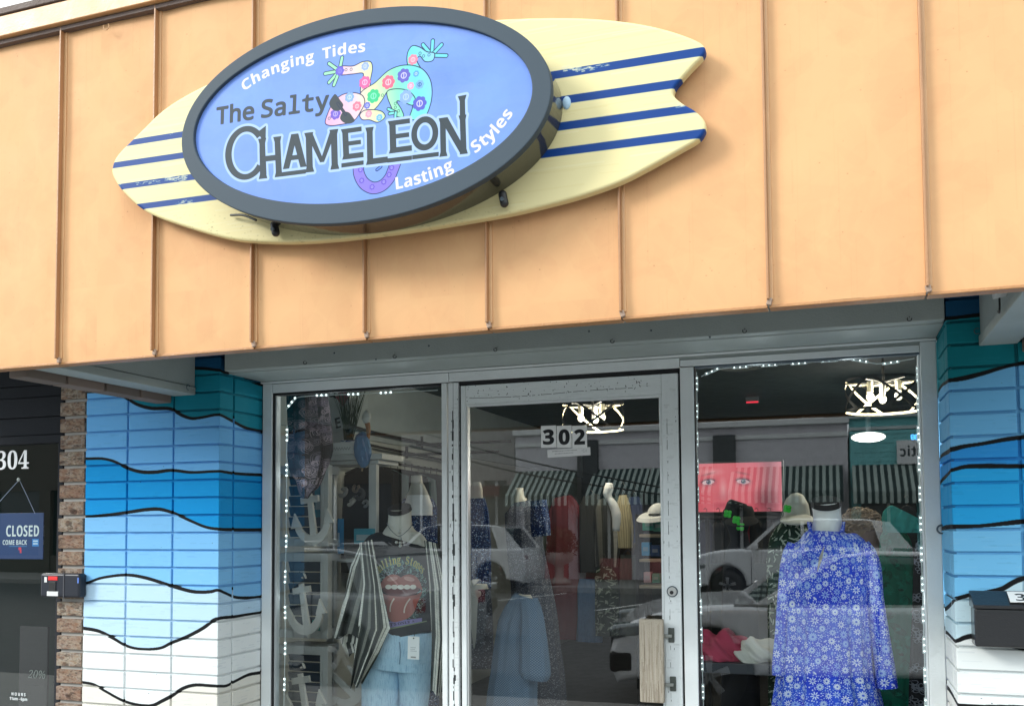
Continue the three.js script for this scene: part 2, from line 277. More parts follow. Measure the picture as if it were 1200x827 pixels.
pier(-1, 'painted_brick_pier', 'brick pier left of the shop window painted with blue wave bands fading to white',
  ['#06507a', '#068aa2', '#76c2ff', '#009fea', '#86cbff', '#c6e7ff', '#f6fbfb', '#ece9df'],
  [[Z5(865, 118), Z5(1015, 127), f1(Z5(1022, 128)), f1([300, 449])],
   [Z5(375, 222), Z5(460, 222), Z5(540, 242), Z5(600, 276), Z5(660, 293), Z5(750, 297), Z5(800, 325), Z5(840, 338), Z5(880, 335), Z5(958, 322), f1(Z5(1020, 350)), f1(Z5(1080, 380)), f1(Z5(1148, 395))],
   [Z5(375, 515), Z5(450, 515), Z5(500, 527), Z5(560, 557), Z5(620, 573), Z5(680, 574), Z5(750, 566), Z5(840, 575), Z5(958, 570), f1(Z5(1030, 580)), f1(Z5(1148, 586))],
   [Z5(375, 768), Z5(460, 763), Z5(550, 752), Z5(640, 739), Z5(700, 737), Z5(760, 753), Z5(830, 785), Z6(880, 64), Z6(932, 72), f1(Z6(1000, 75)), f1(Z6(1113, 75))],
   [Z6(357, 303), Z6(430, 281), Z6(540, 268), Z6(620, 280), Z6(735, 316), Z6(830, 340), Z6(900, 339), Z6(928, 333), f1(Z6(960, 345)), f1(Z6(1000, 362)), f1(Z6(1050, 366)), f1(Z6(1113, 362))],
   [Z6(352, 495), Z6(420, 508), Z6(480, 537), Z6(530, 566), Z6(570, 580), Z6(640, 585), Z6(690, 578), Z6(730, 558), Z6(800, 530), Z6(870, 492), Z6(910, 462), Z6(930, 455), f1(Z6(1000, 446)), f1(Z6(1060, 436)), f1(Z6(1113, 428))],
   [Z6(350, 726), Z6(400, 736), Z6(450, 765), Z6(530, 807), Z6(600, 825), Z6(650, 825), Z6(690, 806), Z6(730, 785), Z6(780, 752), Z6(830, 738), Z6(900, 741), Z6(928, 743), f1(Z6(965, 741)), f1(Z6(1000, 723)), f1(Z6(1060, 694)), f1(Z6(1113, 684))]],
  [[xe, xc], [xc, xd], [xd, XL]], [[0.0, 0.228]]);
pier(1, 'painted_brick_pier', 'brick pier right of the shop window painted in blue wave bands behind the black mailbox',
  ['#0f5078', '#02828e', '#74beee', '#2f9ae6', '#28aef0', '#7eccfa', '#d4f0fb', '#f6fbfa', '#f2f2ee'],
  [[[1105, 373], [1147, 369], [1180, 366], f1([1101, 377])],
   [[1109, 446], [1130, 443], [1150, 438], [1200, 425], f1([1104, 452])],
   [[1112, 527], [1130, 523], [1150, 520], [1200, 512], f1([1104, 534])],
   [[1114, 551], [1130, 547], [1150, 546], [1200, 546], f1([1106, 561])],
   [[1112, 617], [1150, 616], [1180, 613], [1200, 611], f1([1108, 618])],
   [[1119, 702], [1137, 697], [1160, 693], [1174, 690], [1200, 678], f1([1109, 713])],
   [[1120, 751], [1131, 747], [1143, 745], [1160, 749], [1200, 760], f1([1110, 741])],
   [[1123, 826], [1150, 828], [1200, 829], f1([1113, 808])]],
  [[XR, XR + 0.222], [XR + 0.222, XR + 0.484], [XR + 0.484, XR + 0.746]], [[0.0, 0.228]]);
{ // bare brick end of the left pier
  const x0 = P(68, 600, ZP).x, x1 = xe - 0.003, t = thing('bare_brick_column', 'narrow column of bare tan bricks between the dark shop and the painted pier', 'brick column', [(x0 + x1) / 2, -0.15, 0.2]);
  const tints = [[0.50, 0.40, 0.33], [0.55, 0.48, 0.41], [0.48, 0.355, 0.29], [0.52, 0.44, 0.38]].map((c) => mat({ color: c, roughness: 0.95, bumpMap: reps(grain, 5), bumpScale: 0.005,
    map: canvas(256, 128, (k, w, h) => { k.fillStyle = '#f0f0f0'; k.fillRect(0, 0, w, h); for (let i = 0; i < 1400; i++) { const v = rnd(); k.fillStyle = v < 0.22 ? `rgba(70,55,50,${rr(0.1, 0.4)})` : v < 0.6 ? `rgba(205,160,135,${rr(0.1, 0.35)})` : `rgba(255,250,235,${rr(0.1, 0.5)})`; const r = rr(1, 9) * (rnd() < 0.15 ? 3 : 1); k.beginPath(); k.ellipse(rnd() * w, rnd() * h, r, r * rr(0.3, 0.8), 0, 0, 7); k.fill(); } }, [1, 1]) }));
  wpart(t, 'mortar', metres(new THREE.BoxGeometry(x1 - x0 - 0.02, 2.75, 0.4).translate((x0 + x1) / 2 + 0.008, 1.225, ZP - 0.215)), paint([0.42, 0.40, 0.37], 0.95, 0.004));
  for (let r = -20; r < 11; r++) {
    const ya = YJ + r * PITCH + 0.008, h = PITCH - 0.016; if (ya > 2.5) break;
    const g = new RoundedBoxGeometry(x1 - x0 + rr(-0.006, 0.002), h, 0.09, 1, 0.004); const uv = g.attributes.uv; for (let i = 0; i < uv.count; i++) uv.setXY(i, uv.getX(i) * 0.6 + r * 0.37, uv.getY(i) * 0.6 + r * 0.21);
    g.translate((x0 + x1) / 2 + rr(-0.002, 0.002), ya + h / 2, ZP - 0.045 + rr(-0.003, 0.003)); wpart(t, 'brick', g, tints[[1, 1, 3, 0, 2, 1, 3, 2, 0, 1, 3, 0][(r + 30) % 12]]);
  }
}
// ---------- shopfront frame, door ----------
const chips = (w, h, list, n) => canvas(w, h, (c) => { // paint knocked off down to dark metal
  c.fillStyle = '#ffffff'; c.fillRect(0, 0, w, h);
  for (let i = 0; i < 200; i++) { c.fillStyle = `rgba(120,125,120,${rr(0.03, 0.12)})`; c.fillRect(rnd() * w, rnd() * h, rr(2, 60), rr(1, 4)); }
  list(c, w, h); for (let i = 0; i < n; i++) { c.fillStyle = '#1c1e1e'; c.beginPath(); c.ellipse(rnd() * w, rnd() * h, rr(0.8, 3.2), rr(0.8, 2.4), rr(0, 3), 0, 7); c.fill(); }
});
const norm01 = (g) => g; // RoundedBox / Box uv per face are 0..1
const chipMat = (t) => mat({ color: [0.79, 0.83, 0.835], roughness: 0.5, map: t, bumpMap: reps(grain, 2), bumpScale: 0.001 });
const vChip = chipMat(chips(64, 1024, (c, w, h) => { for (let y = 60; y < h; y += rr(3, 30)) { c.fillStyle = '#23282a'; c.fillRect(w * 0.42 + rr(-4, 4), y, rr(3, 15), rr(4, 26)); } c.fillStyle = '#39403f'; c.fillRect(w * 0.5, 0, 2, h); }, 14));
const railChip = chipMat(chips(1024, 128, (c, w, h) => { c.strokeStyle = '#2a2d2d'; c.lineWidth = 3; c.beginPath(); for (let x = 20; x < 900; x += 8) { const y = 88 + 8 * Math.sin(x * 0.006) + rr(-1, 1); if (rnd() < 0.85) c.lineTo(x, y); else c.moveTo(x, y); } c.stroke(); for (let i = 0; i < 26; i++) { c.fillStyle = '#222626'; const x = rr(60, 990), y = rr(20, 80); c.save(); c.translate(x, y); c.rotate(rr(-0.6, 0.6)); c.fillRect(0, 0, rr(2, 5), rr(6, 16)); c.restore(); } }, 46));
const hChip = chipMat(chips(1024, 64, () => {}, 24));
const FB = -0.05, yb = 0.02;
const sf = thing('shopfront_frame', 'grey white painted metal window frame around the two shop windows', 'window frame', [-1.2, yb, -0.02]);
span(sf, 'jamb', XL + 0.003, -2.662, yb, YH - 0.013, FB, 0.002, M.frame, 0.004);
span(sf, 'jamb', 0.334, XR - 0.002, yb, YH - 0.013, FB, 0.002, M.frame, 0.004);
span(sf, 'mullion', -0.618, -0.560, yb, 2.268, FB, 0.003, M.frame, 0.004);
span(sf, 'mullion', -1.734, -1.708, yb, 2.262, FB, 0.006, M.frame, 0.003);
part(sf, 'mullion', box(0.05, 2.242, 0.05, 0.003, false), vChip, [-1.677, yb + 1.121, -0.024]);
span(sf, 'head_rail', -2.661, -1.7, 2.266, 2.311, FB, 0.001, M.frame, 0.003);
span(sf, 'head_rail', -1.699, -0.619, 2.268, 2.311, FB, -0.001, M.frame, 0.003);
span(sf, 'head_rail', -0.617, 0.333, 2.272, 2.3, FB, 0.001, M.frame, 0.003);
span(sf, 'head_board', XL + 0.004, XR - 0.003, 2.3015, 2.324, FB - 0.03, -0.004, M.soffit, 0.002);
span(sf, 'door_gap', -1.65, -0.615, 2.25, 2.2675, FB, -0.012, M.matt, 0);
span(sf, 'door_gap', -0.645, -0.6185, yb, 2.25, FB, -0.02, M.matt, 0);
span(sf, 'door_gap', -1.6515, -1.63, yb, 2.25, FB, -0.02, M.matt, 0);
span(sf, 'gasket', -2.6615, -2.652, yb, 2.2655, FB, -0.006, M.matt, 0); span(sf, 'gasket', -2.652, -1.735, 2.255, 2.2655, FB, -0.006, M.matt, 0);
span(sf, 'gasket', -0.5595, -0.555, yb, 2.27, FB, -0.006, M.matt, 0); span(sf, 'gasket', -0.555, 0.333, 2.264, 2.2715, FB, -0.006, M.darkGrey, 0);
span(sf, 'window_bead', -2.651, -2.644, yb, 2.254, FB, -0.012, plain([0.4, 0.43, 0.44], 0.5), 0.002);
span(sf, 'window_bead', 0.326, 0.3335, yb, 2.263, FB, -0.008, M.frame, 0.002);
part(sf, 'pane', new THREE.PlaneGeometry(0.92, 2.24), M.glass, [-2.193, 1.14, -0.03]);
part(sf, 'pane', new THREE.PlaneGeometry(0.885, 2.25), M.glass, [-0.113, 1.14, -0.03]);
for (const [x0, x1, y] of [[-2.66, -1.735, yb], [-0.559, 0.333, yb]]) span(sf, 'sill', x0, x1, y, y + 0.12, -0.1, 0.004, M.frame, 0.004);

const dX0 = -1.640, dX1 = -0.628, gX0 = -1.607, gX1 = -0.712, gY1 = 2.148;
const door = thing('shop_door', 'chipped grey metal glass door with house number sticker between the two windows', 'door', [(dX0 + dX1) / 2, yb, -0.02]);
span(door, 'stile', dX0, gX0 - 0.008, yb + 0.01, 2.246, -0.045, -0.003, M.frame, 0.003);
part(door, 'stile', box(dX1 - gX1 - 0.012, 2.216, 0.042, 0.003, false), chipMat(chips(128, 1024, (c, w, h) => { for (let y = 90; y < h * 0.85; y += rr(4, 34)) { c.fillStyle = '#2b3030'; c.fillRect(w * 0.3 + rr(-2, 2), y, rr(1.5, 4), rr(3, 22)); } }, 18)), [(dX1 + gX1 + 0.012) / 2, yb + 1.118, -0.024]);
part(door, 'top_rail', box(gX1 - gX0 + 0.02, 2.246 - gY1 - 0.012, 0.04, 0.003, false), railChip, [(gX0 + gX1) / 2 + 0.002, (2.246 + gY1 + 0.012) / 2, -0.0245]);
span(door, 'bottom_rail', gX0 - 0.006, gX1 + 0.01, yb + 0.01, 0.26, -0.045, -0.004, M.frame, 0.003);
span(door, 'glazing_bead', gX0 - 0.0075, gX0, 0.262, gY1, -0.04, -0.008, M.bead, 0.002);
span(door, 'glazing_bead', gX1, gX1 + 0.0115, 0.262, gY1, -0.04, -0.008, M.frame, 0.002);
span(door, 'glazing_bead', gX0 - 0.007, gX1 + 0.011, gY1, gY1 + 0.0115, -0.04, -0.008, M.frame, 0.002);
part(door, 'pane', new THREE.PlaneGeometry(gX1 - gX0, gY1 - 0.26), M.glass, [(gX0 + gX1) / 2, (gY1 + 0.26) / 2, -0.03]);
{ // small ring hook at the pier side of the frame
  const p = P(1104, 620, 0.02), k = part(sf, 'eye_hook', new THREE.TorusGeometry(0.016, 0.0035, 8, 20), M.darkGrey, [p.x, p.y, 0.02]); part(k, 'hook_stem', new THREE.CylinderGeometry(0.003, 0.003, 0.03, 8).rotateX(Math.PI / 2), M.darkGrey, [p.x, p.y + 0.014, 0.008]);
}
{ // cylinder lock
  const p = P(788, 693, 0), k = part(door, 'lock', new THREE.TorusGeometry(0.021, 0.003, 8, 24), M.darkGrey, [p.x, p.y, 0.0]);
  part(k, 'lock_face', new THREE.CylinderGeometry(0.019, 0.02, 0.008, 24).rotateX(Math.PI / 2), M.steel, [p.x, p.y, 0.001]);
  part(k, 'keyhole', new THREE.CylinderGeometry(0.008, 0.009, 0.006, 12).rotateX(Math.PI / 2), M.black, [p.x - 0.002, p.y - 0.004, 0.005]);
}
{ // weathered board as a pull, on two brackets
  const a = P(764, 774, 0.05), wood = mat({ color: [0.56, 0.53, 0.48], roughness: 0.85, bumpMap: reps(grain, 0.6, 3), bumpScale: 0.004, map: canvas(128, 512, (c, w, h) => {
    c.fillStyle = '#e8e0d4'; c.fillRect(0, 0, w, h); for (let i = 0; i < 260; i++) { const x = rnd() * w; c.strokeStyle = rnd() < 0.5 ? `rgba(110,95,78,${rr(0.05, 0.35)})` : `rgba(255,252,244,${rr(0.05, 0.4)})`; c.lineWidth = rr(0.5, 4); const y0 = rnd() * h; c.beginPath(); c.moveTo(x, y0); c.bezierCurveTo(x + rr(-6, 6), y0 + 60, x + rr(-6, 6), y0 + 120, x + rr(-4, 4), y0 + rr(100, 320)); c.stroke(); } }) });
  const h = part(door, 'door_pull', box(0.104, 0.352, 0.026, 0.006, false), wood, [a.x, a.y, 0.045], null, 'weathered wooden board used as door pull');
  for (const [x, y] of [[787, 744], [789, 801]]) { const p = P(x, y, 0), b = part(h, 'bracket', box(0.026, 0.062, 0.008, 0.003), plain([0.09, 0.1, 0.09], 0.5, 0.5), [p.x, p.y, 0.002]); b.name = 'bracket'; part(h, 'bracket_arm', box(0.07, 0.014, 0.014, 0.003), plain([0.32, 0.33, 0.31], 0.4, 0.7), [p.x - 0.03, p.y - 0.002, 0.018]); }
}
{ // house number on the glass
  const s = thing('number_sticker', 'white 302 house number sticker on the door glass above a small white label', 'sticker', P(661, 517, -0.026));
  const dig = (ch) => mat({ color: [0.85, 0.85, 0.84], roughness: 0.4, map: canvas(128, 192, (c, w, h) => { c.fillStyle = '#fff'; c.fillRect(0, 0, w, h); c.fillStyle = '#0b0d12'; c.font = 'bold 176px sans-serif'; c.textAlign = 'center'; c.textBaseline = 'middle'; c.save(); c.translate(w / 2, h / 2 + 6); c.scale(1.02, 0.98); c.fillText(ch, 0, 0); c.lineWidth = 8; c.strokeStyle = '#0b0d12'; c.strokeText(ch, 0, 0); c.restore(); }) });
  [['3', 634, 652], ['0', 652.5, 670], ['2', 670.5, 688]].forEach(([ch, a, b]) => { const p = P((a + b) / 2, 511.5, -0.026), w = P(b, 511, -0.026).x - P(a, 511, -0.026).x; part(s, 'digit_tile', box(w - 0.001, 0.1, 0.002, 0, false), dig(ch), [p.x, p.y, -0.026]); });
  const p = P(666.5, 530, -0.027); part(s, 'label', box(0.2, 0.036, 0.0015, 0, false), mat({ color: [0.8, 0.8, 0.8], roughness: 0.5, map: canvas(512, 96, (c, w, h) => { c.fillStyle = '#f4f4f4'; c.fillRect(0, 0, w, h); c.fillStyle = '#777'; for (const [x, y, l] of [[60, 20, 290], [90, 50, 220]]) for (let i = 0; i < l; i += 9) c.fillRect(x + i, y + rr(-1, 1), rr(3, 7), 8); c.strokeStyle = '#999'; for (let i = 0; i < 8; i++) c.strokeRect(420 + rr(-12, 40), 20 + rr(0, 30), 14, 10); }) }), [p.x, p.y, -0.0275], [0, 0, 0.03]);
}
// strings of white LED modules inside the window frames
const ledMat = mat({ color: [0.9, 0.95, 1], emissive: [0.85, 1, 1], emissiveIntensity: 1.6, roughness: 0.4 });
const wireMat = plain([0.6, 0.65, 0.66], 0.5);
function ledStrip(label, runs, zl, dense) {
  const t = thing('led_light_strip', label, 'light strip', P(runs[0][0][0], runs[0][0][1], zl));
  for (const run of runs) {
    const q = run.map(([x, y]) => P(x, y, zl)); wpart(t, 'cable', tube(q, 0.0022, 60, 5), wireMat);
    const cv = new THREE.CatmullRomCurve3(q, false, 'centripetal'), L = cv.getLength(), step = dense ? 0.12 : 0.178, n = Math.floor(L / step);
    for (let i = 0; i < n; i++) {
      const c = cv.getPointAt((i * step + 0.05) / L), d = cv.getTangentAt((i * step + 0.05) / L), a = Math.atan2(d.y, d.x), sp = dense ? 0.024 : 0.0265;
      const m = part(t, 'led_module', box(0.068, 0.012, 0.005, 0.002), wireMat, [c.x, c.y, c.z - 0.003], [0, 0, a]);
      part(m, 'led_lamp', join([-1, 0, 1].map((k) => new THREE.SphereGeometry(dense ? 0.0031 : 0.005, 8, 6).translate(k * sp, 0, 0.001))), ledMat, [c.x, c.y, c.z]);
    }
  }
}
const ledGlow = (x, y, k) => { const p = P(x, y, -0.16), L = new THREE.PointLight(new THREE.Color(0.86, 0.96, 1), k, 0, 2); L.position.copy(p); L.name = 'led_light_strip_lamp'; L.castShadow = true; L.shadow.radius = 2.5; scene.add(L); };
for (const [x, y] of [[346, 560], [344, 700], [390, 472], [470, 468], [826, 520], [832, 700], [1066, 520], [1072, 700], [890, 442], [1000, 436]]) ledGlow(x, y, 0.045);
ledStrip('white LED light strip around the left shop window', [[[335, 480], [346, 467], [362, 464], [420, 461.5], [470, 459], [513, 457]], [[336, 498], [335.5, 560], [335, 640], [333.5, 690], [334, 740], [332.5, 827], [332, 900]]], -0.045, false);
ledStrip('white LED light strip around the right shop window', [[[822, 441], [840, 433], [868, 430], [930, 426], [1000, 421.5], [1030, 426], [1072, 420]], [[816.5, 436], [817, 520], [819, 640], [822, 740], [825, 850]], [[1075.5, 424], [1077, 520], [1080, 640], [1083, 740], [1086, 850]]], -0.045, true);

// ---------- surfboard and oval sign ----------
const ZB = 1.452;
{
  const Q = (x, y) => P(x, y, ZB);
  const O = [[132, 202], [135, 188.6], [142, 178.5], [153.6, 166.6], [167, 153.6], [191.7, 130], [228.5, 107], [290, 80], [350, 60], [420, 43], [500, 31], [550, 26], [593, 23.3], [638.6, 21.8], [686, 22.3], [730, 26], [767.5, 32.4], [802, 42.5], [822.6, 52], [827, 58], [825.7, 64.5], [811.6, 80], [799, 94], [790.8, 105], [790, 112], [799, 121], [814.7, 130.5], [825.7, 141.5], [827.5, 150], [824, 159], [818, 165], [799, 176], [764, 195.5], [730, 213], [686, 229], [638.6, 242], [594.6, 252], [540, 261.5], [491, 269.5], [430, 277.5], [388, 282], [345.7, 284.5], [297.4, 283.5], [268.4, 280], [217.6, 266], [174, 249.5], [152, 232.5], [137.5, 215]].map(([x, y]) => Q(x, y));
  const pts = new THREE.CatmullRomCurve3(O, true, 'centripetal').getPoints(260).slice(0, -1);
  const c0 = V(-1.35, 2.86, ZB), sh = new THREE.Shape(pts.map((p) => new THREE.Vector2(p.x - c0.x, p.y - c0.y)));
  const g = new THREE.ExtrudeGeometry(sh, { depth: 0.02, bevelEnabled: true, bevelThickness: 0.008, bevelSize: 0.009, bevelOffset: -0.009, bevelSegments: 4 });
  const x0 = -2.4, w = 2.4, y0 = 2.3, h = 1.2, uv = g.attributes.uv, ps = g.attributes.position;
  for (let i = 0; i < uv.count; i++) uv.setXY(i, (ps.getX(i) + c0.x - x0) / w, (ps.getY(i) + c0.y - y0) / h);
  const tex = canvas(2048, 1024, (c, cw, ch) => {
    const K = (x, y) => { const p = Q(x, y); return [(p.x - x0) / w * cw, ch - (p.y - y0) / h * ch]; };
    c.fillStyle = '#f4e7b4'; c.fillRect(0, 0, cw, ch);
    for (let i = 0; i < 500; i++) { c.strokeStyle = rnd() < 0.5 ? 'rgba(215,190,120,0.10)' : 'rgba(255,255,235,0.16)'; c.lineWidth = rr(1, 5); const x = rnd() * cw, y = rnd() * ch; c.beginPath(); c.moveTo(x, y); c.lineTo(x + rr(60, 400), y + rr(-6, 6)); c.stroke(); }
    for (const [a, b] of [[[120, 170.3], [860, 50.8]], [[120, 193.5], [860, 84.6]], [[120, 219.5], [860, 116.6]], [[120, 245.5], [860, 147.6]]]) {
      const A = K(...a), B = K(...b), A2 = K(a[0], a[1] + 6.6), B2 = K(b[0], b[1] + 10.4); c.fillStyle = '#0d4292'; c.beginPath(); c.moveTo(...A); c.lineTo(...B); c.lineTo(...B2); c.lineTo(...A2); c.fill();
    }
    const wear = (x, y, dx, n) => { for (let i = 0; i < n; i++) { const [a, b] = K(x + rr(-dx, dx), y + rr(-3, 3) - 0 * dx); c.fillStyle = `rgba(226,224,200,${rr(0.3, 0.8)})`; c.save(); c.translate(a, b); c.rotate(-0.03); c.fillRect(0, 0, rr(2, 16), rr(0.8, 3)); c.restore(); } };
    wear(206, 209.5, 12, 90); wear(172, 214, 14, 20); wear(140, 218.5, 4, 14); wear(218, 238, 12, 26); wear(200, 156, 6, 10); wear(676, 82, 18, 60); wear(700, 78.5, 12, 18); wear(795, 124.5, 4, 10);
    for (let i = 0; i < 60; i++) { const [a, b] = K(rr(200, 640), rr(255, 285)); c.fillStyle = 'rgba(150,140,110,0.3)'; c.fillRect(a, b, rr(2, 14), rr(1, 3)); }
    for (let i = 0; i < 500; i++) { const [a, b] = K(rr(200, 640), rr(246, 290)); c.fillStyle = `rgba(115,105,80,${rr(0.05, 0.25)})`; c.fillRect(a, b, rr(1, 7), rr(1, 3)); }
  });
  const t = thing('surfboard', 'cream surfboard with blue stripes and notched tail mounted behind the oval sign', 'surfboard', c0);
  const b = new THREE.Mesh(g, mat({ physical: true, color: [0.76, 0.745, 0.69], roughness: 0.5, specularIntensity: 0.4, map: tex })); b.name = 'board'; b.position.z = -0.02; b.castShadow = b.receiveShadow = true; t.add(b);
  for (const [x, y] of [[300, 235], [640, 150], [640, 60], [240, 170]]) { const p = P(x, y, ZB - 0.035); part(t, 'spacer', new THREE.CylinderGeometry(0.02, 0.02, 0.05, 12).rotateX(Math.PI / 2), M.darkGrey, [p.x, p.y, ZC + 0.012]); }
  { const p = Q(665, 122); part(t, 'cap', new THREE.SphereGeometry(0.013, 20, 12, 0, 7, 0, 1.6).rotateX(Math.PI / 2).scale(1, 1.5, 0.6), plain([0.35, 0.5, 0.62], 0.3), [p.x, p.y, ZB + 0.008], null, 'pale blue cap'); const s = P(651, 106, ZB); part(t, 'screw', new THREE.SphereGeometry(0.006, 8, 6), M.black, [s.x, s.y, ZB + 0.01]); }
}
{
  const ZS = 1.585, c0 = V(-1.3315, 2.8165, ZS), ang = -1.5 * Math.PI / 180, A = 0.618, B = 0.321, a = 0.566, b = 0.266, cf = V(-1.336, 2.825, ZS);
  const t = thing('oval_sign', 'oval shop sign with dark grey rim and pale blue face on the surfboard', 'sign', c0);
  const el = (rx, ry, ox = 0, oy = 0, n = 128) => { const s = []; for (let i = 0; i < n; i++) { const q = i / n * 2 * Math.PI; s.push(new THREE.Vector2(ox + rx * Math.cos(q), oy + ry * Math.sin(q))); } return s; };
  const ring = (o, i, dpt, bev) => { const s = new THREE.Shape(o); if (i) s.holes.push(new THREE.Path(i.slice().reverse())); return new THREE.ExtrudeGeometry(s, { depth: dpt, bevelEnabled: !!bev, bevelThickness: bev, bevelSize: bev, bevelOffset: -bev, bevelSegments: 2, curveSegments: 4 }); };
  const dx = cf.x - c0.x, dy = cf.y - c0.y, rot = [0, 0, ang];
  part(t, 'rim', ring(el(A, B), el(a, b, dx, dy), 0.02, 0.003), mat({ physical: true, color: [0.042, 0.06, 0.078], roughness: 0.6, specularIntensity: 0.5 }), [c0.x, c0.y, ZS - 0.02], rot);
  part(t, 'cabinet', ring(el(A - 0.004, B - 0.004), null, 0.098, 0), mat({ physical: true, color: [0.035, 0.034, 0.026], roughness: 0.16, clearcoat: 0.6, clearcoatRoughness: 0.08 }), [c0.x, c0.y, ZS - 0.1235], rot);
  // printed face
  const w = 2 * a + 0.02, h = 2 * b + 0.02, cw = 2048, ch = Math.round(cw * h / w), sc = cw / w, ca = Math.cos(-ang), sa = Math.sin(-ang);
  const K = (x, y) => { const p = P(x, y, ZS - 0.006), u = p.x - cf.x, v = p.y - cf.y; return [cw / 2 + (u * ca - v * sa) * sc, ch / 2 - (u * sa + v * ca) * sc]; };
  const Z2 = (x, y) => [200 + x / 2.609, y / 2.609], Z7 = (x, y) => K(370 + x / 4.353, 40 + y / 4.353);
  const face = canvas(cw, ch, (c) => {
    c.fillStyle = '#80a4fa'; c.fillRect(0, 0, cw, ch);
    for (let i = 0; i < 300; i++) { c.fillStyle = rnd() < 0.5 ? 'rgba(255,255,255,0.012)' : 'rgba(40,70,200,0.014)'; c.beginPath(); c.ellipse(rnd() * cw, rnd() * ch, rr(40, 260), rr(30, 160), 0, 0, 7); c.fill(); }
    const smooth = (L, closed = true) => new THREE.CatmullRomCurve3(L.map(([x, y]) => { const q = Z7(x, y); return V(q[0], q[1], 0); }), closed, 'centripetal').getPoints(L.length * 8);
    const path = (q) => { c.beginPath(); q.forEach((p, i) => c[i ? 'lineTo' : 'moveTo'](p.x, p.y)); };
    const gx0 = Z7(45, 450), gx1 = Z7(600, 250), gr = c.createLinearGradient(gx0[0], gx0[1], gx1[0], gx1[1]);
    gr.addColorStop(0, '#f3b4d8'); gr.addColorStop(0.3, '#fbd3df'); gr.addColorStop(0.48, '#eef7b6'); gr.addColorStop(0.68, '#8ff0c8'); gr.addColorStop(0.85, '#74e6e6'); gr.addColorStop(1, '#8fd6fb');
    const blob = (L, fill = gr) => { const q = smooth(L); path(q); c.closePath(); c.fillStyle = fill; c.fill(); c.strokeStyle = '#223050'; c.lineWidth = 5; c.stroke(); };
    const limb = (L, wd, fill) => { const q = smooth(L, false); c.lineCap = c.lineJoin = 'round'; path(q); c.strokeStyle = '#223050'; c.lineWidth = wd + 9; c.stroke(); path(q); c.strokeStyle = fill; c.lineWidth = wd; c.stroke(); };
    const flower = (x, y, r, f1_, f2) => { const [X, Y] = Z7(x, y); c.fillStyle = f1_; for (let i = 0; i < 7; i++) { const q = i / 7 * 6.283; c.beginPath(); c.arc(X + Math.cos(q) * r, Y + Math.sin(q) * r, r * 0.62, 0, 7); c.fill(); } c.beginPath(); c.arc(X, Y, r, 0, 7); c.fill(); c.strokeStyle = f2; c.lineWidth = r * 0.22; c.beginPath(); c.arc(X, Y, r * 0.62, 0, 7); c.stroke(); c.beginPath(); c.moveTo(X, Y - r * 0.6); c.lineTo(X, Y + r * 0.6); c.stroke(); };
    // tail, feet, body, head
    limb([[215, 650], [218, 710], [245, 760], [290, 783], [335, 772], [372, 735], [392, 690], [410, 640]], 58, '#8f7fe6');
    for (const [x, y] of [[226, 690], [232, 745], [285, 778], [345, 752], [372, 715], [385, 680]]) flower(x, y, 10, '#6f5bd0', '#b9b4ff');
    limb([[310, 690], [330, 675]], 10, '#5d8ce8');
    for (const f of [[45, 200], [65, 148], [132, 118], [65, 245], [90, 258]]) limb([[118, 186], f], 15, '#a6efc0');
    blob([[228, 298], [232, 240], [240, 200], [185, 202], [118, 205], [100, 185], [125, 163], [190, 160], [240, 138], [278, 140], [287, 168], [278, 225], [268, 288]]);
    for (const f of [[545, 52], [595, 32], [640, 52], [664, 108]]) limb([[590, 106], f], 16, '#73dcea');
    blob([[472, 165], [466, 95], [490, 58], [528, 64], [566, 88], [604, 96], [596, 132], [556, 138], [528, 110], [514, 130], [538, 185]]);
    blob([[225, 302], [300, 246], [372, 182], [452, 156], [536, 172], [580, 225], [592, 292], [582, 362], [552, 422], [478, 430], [492, 362], [452, 292], [372, 284], [334, 338], [294, 384], [232, 404]]);
    blob([[362, 292], [400, 278], [470, 288], [506, 330], [494, 360], [446, 346], [412, 340], [436, 384], [446, 418], [412, 418], [384, 372]]);
    for (const f of [[368, 380], [374, 404], [404, 420]]) limb([[406, 398], f], 12, '#7ee8e0');
    blob([[222, 412], [240, 390], [296, 384], [340, 396], [352, 420], [316, 448], [272, 436], [234, 434]]);
    blob([[46, 452], [58, 404], [88, 345], [132, 308], [192, 297], [236, 312], [248, 345], [226, 394], [192, 440], [122, 460], [64, 464]]);
    for (const [x, y, r, f, g2] of [[368, 243, 24, '#f2708f', '#ffd0dc'], [447, 209, 24, '#6b66c9', '#d6d2ff'], [292, 314, 24, '#3ccf8f', '#8ff7c8'], [528, 352, 25, '#5f63cf', '#d6d2ff'], [528, 255, 16, '#7fb8ee', '#33558f'], [458, 318, 24, '#8fb2f0', '#bcd2ff'], [248, 244, 22, '#e86aa8', '#ffc4e2'], [250, 162, 15, '#9fb5ea', '#cfdcff'], [120, 186, 17, '#6f66d6', '#8d86ea'], [494, 128, 18, '#f08fa8', '#ffd0dc'], [208, 366, 17, '#f27f9a', '#ffd0dc'], [98, 405, 20, '#7a62cf', '#bfb0ff'], [170, 320, 18, '#8fb5ef', '#cfe0ff'], [268, 405, 13, '#f2a0b8', '#ffd0dc'], [260, 362, 12, '#6f78d8', '#cfd2ff'], [510, 200, 11, '#5fa8e0', '#cfe0ff'], [482, 262, 13, '#f2a6c6', '#ffe0ee'], [322, 424, 12, '#6fb8f2', '#cfe0ff']]) flower(x, y, r, f, g2);
    for (const [x, y] of [[152, 180], [178, 178], [530, 96], [548, 110], [338, 310], [66, 428], [404, 352], [420, 390], [576, 104], [404, 372]]) { const [X, Y] = Z7(x, y); c.strokeStyle = '#2f5f60'; c.lineWidth = 3; c.beginPath(); c.arc(X, Y, 7, 0, 7); c.stroke(); }
